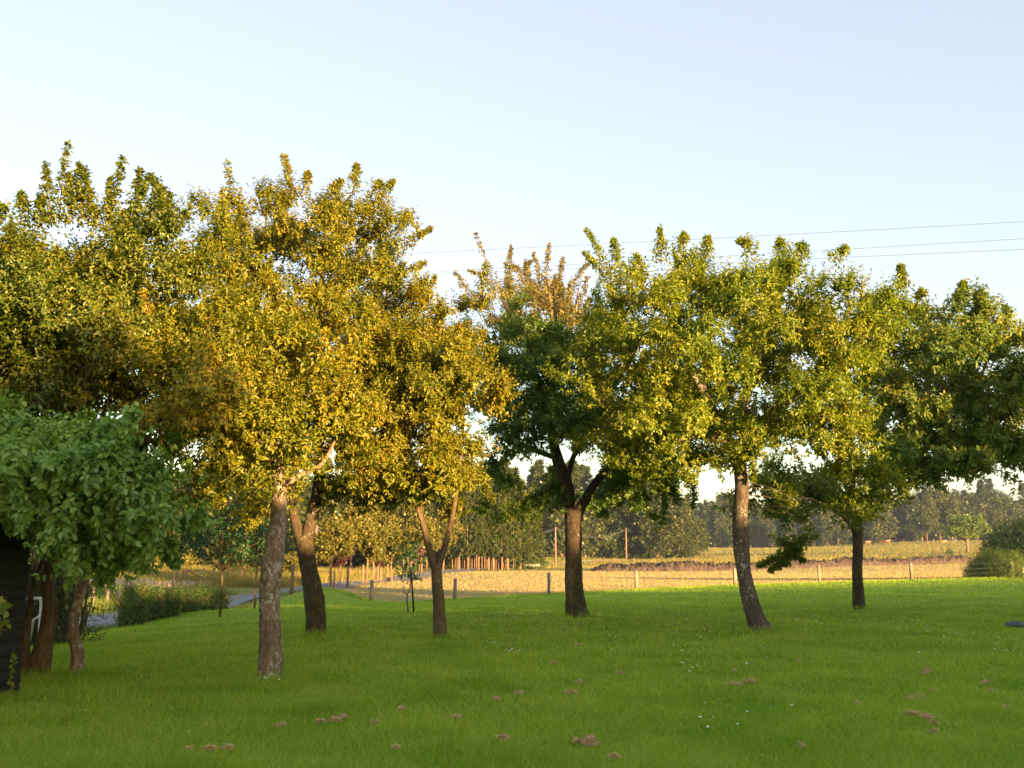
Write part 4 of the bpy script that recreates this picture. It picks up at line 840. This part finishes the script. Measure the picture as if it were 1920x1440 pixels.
field('meadow_grass', 'tall yellowish meadow grass on the bank behind the road', -150, 760, 66, 110, 90000, .3, .8, M_tall, lambda x, Y, p: (x < rx(Y) - 2.4))
field('pasture_grass', 'rough dry grass tufts on the pasture', 900, 1990, 150, 400, 60000, .15, .45, M_tall)
field('roadside_grass', 'short grass strip between lawn and road', -100, 640, 24, 60, 30000, .08, .2, M_tallg, lambda x, Y, p: (x > rx(Y) + 2.0) & (Y > edgeY(p)))
def haycond(x, Y, p): return (Y > edgeY(p)) & (Y < np.interp(p, px2, Y2))
field('hay_stubble', 'pale stubble and cut hay on the mown field', 610, 1990, 48, 160, 110000, .04, .12, leafmat('stubble', [(.20, .22, .07), (.34, .26, .11), (.44, .32, .15)], .3, .02, .25), haycond)
# daisies and buttercups
def disc(name, loc, r_, mat, mat2=None):
    bm = bmesh.new(); bmesh.ops.create_circle(bm, cap_ends=True, segments=9, radius=r_)
    for v in bm.verts: v.co.z = .075
    if mat2:
        c = bmesh.ops.create_uvsphere(bm, u_segments=6, v_segments=4, radius=r_ * .35)
        for v in c['verts']: v.co.z = v.co.z * .5 + .079
    me = bpy.data.meshes.new(name); bm.to_mesh(me); me.materials.append(mat)
    if mat2:
        me.materials.append(mat2)
        for p_ in me.polygons:
            if p_.center.z > .078: p_.material_index = 1
    return me
dm = disc('daisy', None, .016, M_petal, M_yel); bmh = disc('buttercup', None, .013, M_yel)
cl = [(1270,1175,60,10,26),(1090,1175,40,10,18),(1120,1190,60,12,24),(1330,1195,60,12,18),(1450,1180,60,8,16),(1560,1168,70,8,18),(1720,1180,70,12,26),(1780,1200,60,14,26),(1880,1220,40,14,22),(1260,1210,50,12,14),(1310,1255,40,12,14),(1400,1235,50,10,10),(1440,1325,40,10,8),(1330,1355,50,20,9),(955,1225,30,8,12),(960,1180,60,12,12),(880,1185,50,12,8),(500,1282,22,4,12),(560,1283,25,6,5),(360,1290,200,30,10),(110,1235,30,6,7),(1880,1330,60,20,4),(1600,1260,80,15,6),(700,1205,80,15,8)]
k = 0
for (cx, cy, sx_, sy_, n) in cl:
    for _ in range(n):
        if k >= 290: break
        p = hit(cx + g_.normal(0, sx_ * .6), max(cy + g_.normal(0, sy_ * .8), 1160)); o = bpy.data.objects.new('daisy', dm); C.objects.link(o); o.location = Vector(p); s = g_.uniform(.6, 1.05); o.scale = (s, s, 1); o.rotation_euler = (g_.normal(0, .3), g_.normal(0, .3) , 0)
        tag(o, 'tiny white daisy dotted in the mown lawn', 'flower', 'daisies in the lawn'); k += 1
for (px, py) in [(353,1391),(82,1326),(112,1325),(150,1349),(160,1350),(190,1350),(72,1338),(115,1289),(258,1288),(320,1345),(1282,1333),(1337,1335),(1351,1336),(1366,1340),(1625,1223),(1353,1190),(508,1350),(869,1294),(1540,1185),(1430,1438),(733,1253),(285,1300),(302,1310)]:
    o = bpy.data.objects.new('buttercup', bmh); C.objects.link(o); o.location = Vector(hit(px, py)); o.scale = (1, 1, 1.2); tag(o, 'small yellow buttercup dotted in the mown lawn', 'flower', 'buttercups in the lawn')
# clumps of dried clippings
clumps = [(355,1413,14),(395,1415,28),(428,1412,24),(526,1367,16),(600,1360,16),(625,1358,22),(640,1352,18),(700,1362,18),(752,1336,16),(740,1410,14),(853,1352,18),(934,1318,18),(970,1306,22),(940,1392,22),(1040,1247,18),(1070,1305,20),(1086,1284,16),(1105,1401,44),(1085,1400,22),(1150,1428,16),(1160,1268,14),(1085,1212,14),
 (1370,1288,16),(1385,1290,20),(1410,1283,20),(1605,1325,14),(1708,1316,20),(1722,1312,18),(1712,1346,22),(1740,1352,24),(1748,1362,16),(1752,1380,18),(1752,1300,12),(1740,1262,18),(1735,1268,14),(1852,1284,16),(1858,1300,14),(1842,1286,12),(1886,1332,12),(1504,1407,12),(1377,1262,12),(1500,1244,12)]
for i, (px, py, wd) in enumerate(clumps):
    p = hit(px, py); w_ = wd * mpp(py, p[1]) * .43; n = int(260 * (wd / 16) ** 1.7); nb_ = 3 + wd // 8
    bc = g_.normal(0, .45, (nb_, 2)) * w_ * np.array([1.0, .8]); bi = g_.integers(0, nb_, n); of = g_.normal(0, .26, (n, 2)) * w_ * g_.uniform(.5, 1.1, nb_)[bi][:, None]
    rr_ = np.linalg.norm(of, axis=1) / w_; P = np.column_stack([bc[bi] + of, .034 + .025 * np.exp(-rr_ ** 2 * 12) * g_.random(n) * wd / 16]); ax = g_.normal(0, 1, (n, 3)); ax[:, 2] *= .3
    V, F = leaves4(P, ax, g_.normal(0, .5, (n, 3)) + np.array([0, -.2, .7]), g_.uniform(.018, .045, n), .009)
    o = mk('clippings_clump', V, [F], M_dry); o.location = Vector(p); sd_ = 'left' if px < 720 else 'middle' if px < 1300 else 'right'
    side = lambda x: 'left' if x < 720 else 'middle' if x < 1300 else 'right'
    sd_ = side(px); mates = sorted(q[0] + q[1] * .001 for q in clumps if side(q[0]) == sd_ and q[2] <= 40); nth = ['first', 'second', 'third', 'fourth', 'fifth', 'sixth', 'seventh', 'eighth', 'ninth', 'tenth', 'eleventh', 'twelfth', 'thirteenth', 'fourteenth', 'fifteenth', 'sixteenth', 'seventeenth', 'eighteenth', 'nineteenth', 'twentieth', 'last', 'last', 'last']
    tag(o, 'largest pinkish clump of dried clippings, near the bottom middle of the lawn' if wd > 40 else f'small brown clump of dried clippings, {nth[mates.index(px + py * .001)]} from the left on the {sd_} of the lawn', 'grass clippings', 'clumps of dried clippings on the lawn')

# ------------------------------------------------------------------ behind the viewpoint: unseen objects added to shade the lawn
def sunpt(p_, t_): return (p_ * -sy * 1.0 + t_ * -sx, p_ * sx + t_ * -sy)   # p across the sun, t away from it
def along(p_, t_): e1 = np.array([-sy, sx]); e2 = np.array([-sx, -sy]); v = e1 * p_ + e2 * t_; return v
c0 = along(8.6, -15); r = empty('unseen_house', Vector((c0[0], c0[1], 0)), 'brick building added unseen behind the viewpoint to shade the lawn', 'unseen_house'); an = math.atan2(sx, -sy); r.rotation_euler = (0, 0, an)  # building placed out of view to throw the shadow over the lawn
Lh, Dh, Eh, Rh = 10.5, 7.5, 3.9, 5.3
mb = MB(); mb.add([(x, y, z) for x in (-Lh / 2, Lh / 2) for y in (-Dh / 2, Dh / 2) for z in (-.2, Eh)], [(0, 1, 3, 2), (4, 6, 7, 5), (0, 4, 5, 1), (2, 3, 7, 6), (0, 2, 6, 4), (1, 5, 7, 3)])
mb.add([(-Lh / 2, -Dh / 2, Eh), (-Lh / 2, Dh / 2, Eh), (-Lh / 2, 0, Rh - .06), (Lh / 2, -Dh / 2, Eh), (Lh / 2, Dh / 2, Eh), (Lh / 2, 0, Rh - .06)], [(0, 2, 1, 1), (3, 4, 5, 5)]) if False else None
mb.build('wall', M_brick, r)
mb = MB(); ov = .4
mb.add([(x, y, z) for x in (-Lh / 2 - ov, Lh / 2 + ov) for (y, z) in ((-Dh / 2 - ov, Eh - .1), (0, Rh), (Dh / 2 + ov, Eh - .1), (0, Eh + .02))], [(0, 4, 5, 1), (1, 5, 6, 2), (0, 1, 2, 3), (4, 7, 6, 5), (0, 3, 7, 4), (3, 2, 6, 7)])
rf = mb.build('roof', M_roof, r); MB().box((4.4, 0, Rh + .1), (.9, .6, 1.4)).build('chimney', M_brick, rf)
for x in (-3.8, 1.2, 3.8):
    wn = MB().box((x, Dh / 2 + .02, 2.2), (1.2, .08, 1.3)).build('window', M_white, r); MB().box((x, Dh / 2 + .07, 2.2), (1.04, .04, 1.14)).build('pane', M_glass, wn)
dr = MB().box((-1.2, Dh / 2 + .03, 1.05), (1.0, .08, 2.1)).build('door', M_shed, r); MB().box((-.85, Dh / 2 + .1, 1.05), (.12, .06, .03)).build('handle', M_wire, dr)
# tall hedge added on the right, outside the frame, to cast shade
ct = []
for p_ in np.arange(11, 60, 1.1):
    v = along(p_, -12.5 - (p_ - 11) * .12)
    hh = float(np.interp(p_, [11, 20, 26, 60], [5.2, 5.6, 5.3, 4.6])) + .5 * math.sin(p_ * 1.9) * .6
    z0 = 0
    for f in (.12, .32, .52, .72, .9): ct.append((v[0], v[1], hh * f, 1.05, .8))
shrubmass('hedge', 'tall dense hedge added out of view behind and right of the viewpoint to shade the lawn', 'hedge', ct, 16000, .16, L_hedge, 170, .8, None, False)
mb = MB()
for p_ in np.arange(11, 60, 1.1):
    v = along(p_, -12.5 - (p_ - 11) * .12); hh = float(np.interp(p_, [11, 20, 26, 60], [5.2, 5.6, 5.3, 4.6])) * .92
    mb.tube(np.array([(v[0], v[1], -.2), (v[0], v[1], hh * .4), (v[0], v[1], hh)]), [.62, .7, .3], 10, .08, int(p_ * 7))
o = mb.build('hedge_shade_core', B_dark, bpy.data.objects['hedge.001'] if 'hedge.001' in bpy.data.objects else None); o.name = 'stems'  # solid core added to stop sun leaking through the hedge, not real stems
if o.parent: 
    lv = np.array(o.parent.location); o.location = Vector(-lv)
for i, (p_, t_, s) in enumerate([(20, -9, .62), (25, -8, .66), (31, -9, .6), (1.3, -12, .5), (-2.2, -12, .5), (-6, -12, .5), (2.8, -14.5, .5)]):  # unseen trees added to shade the lower crowns left and right
    v = along(p_, t_); c = copy_tree(protoD[i % 3], (v[0], v[1], -.1), i * 2.1, s, 'broadleaf tree added outside the frame behind the viewpoint to cast shade', 'trees added outside the frame behind the viewpoint to cast shade')
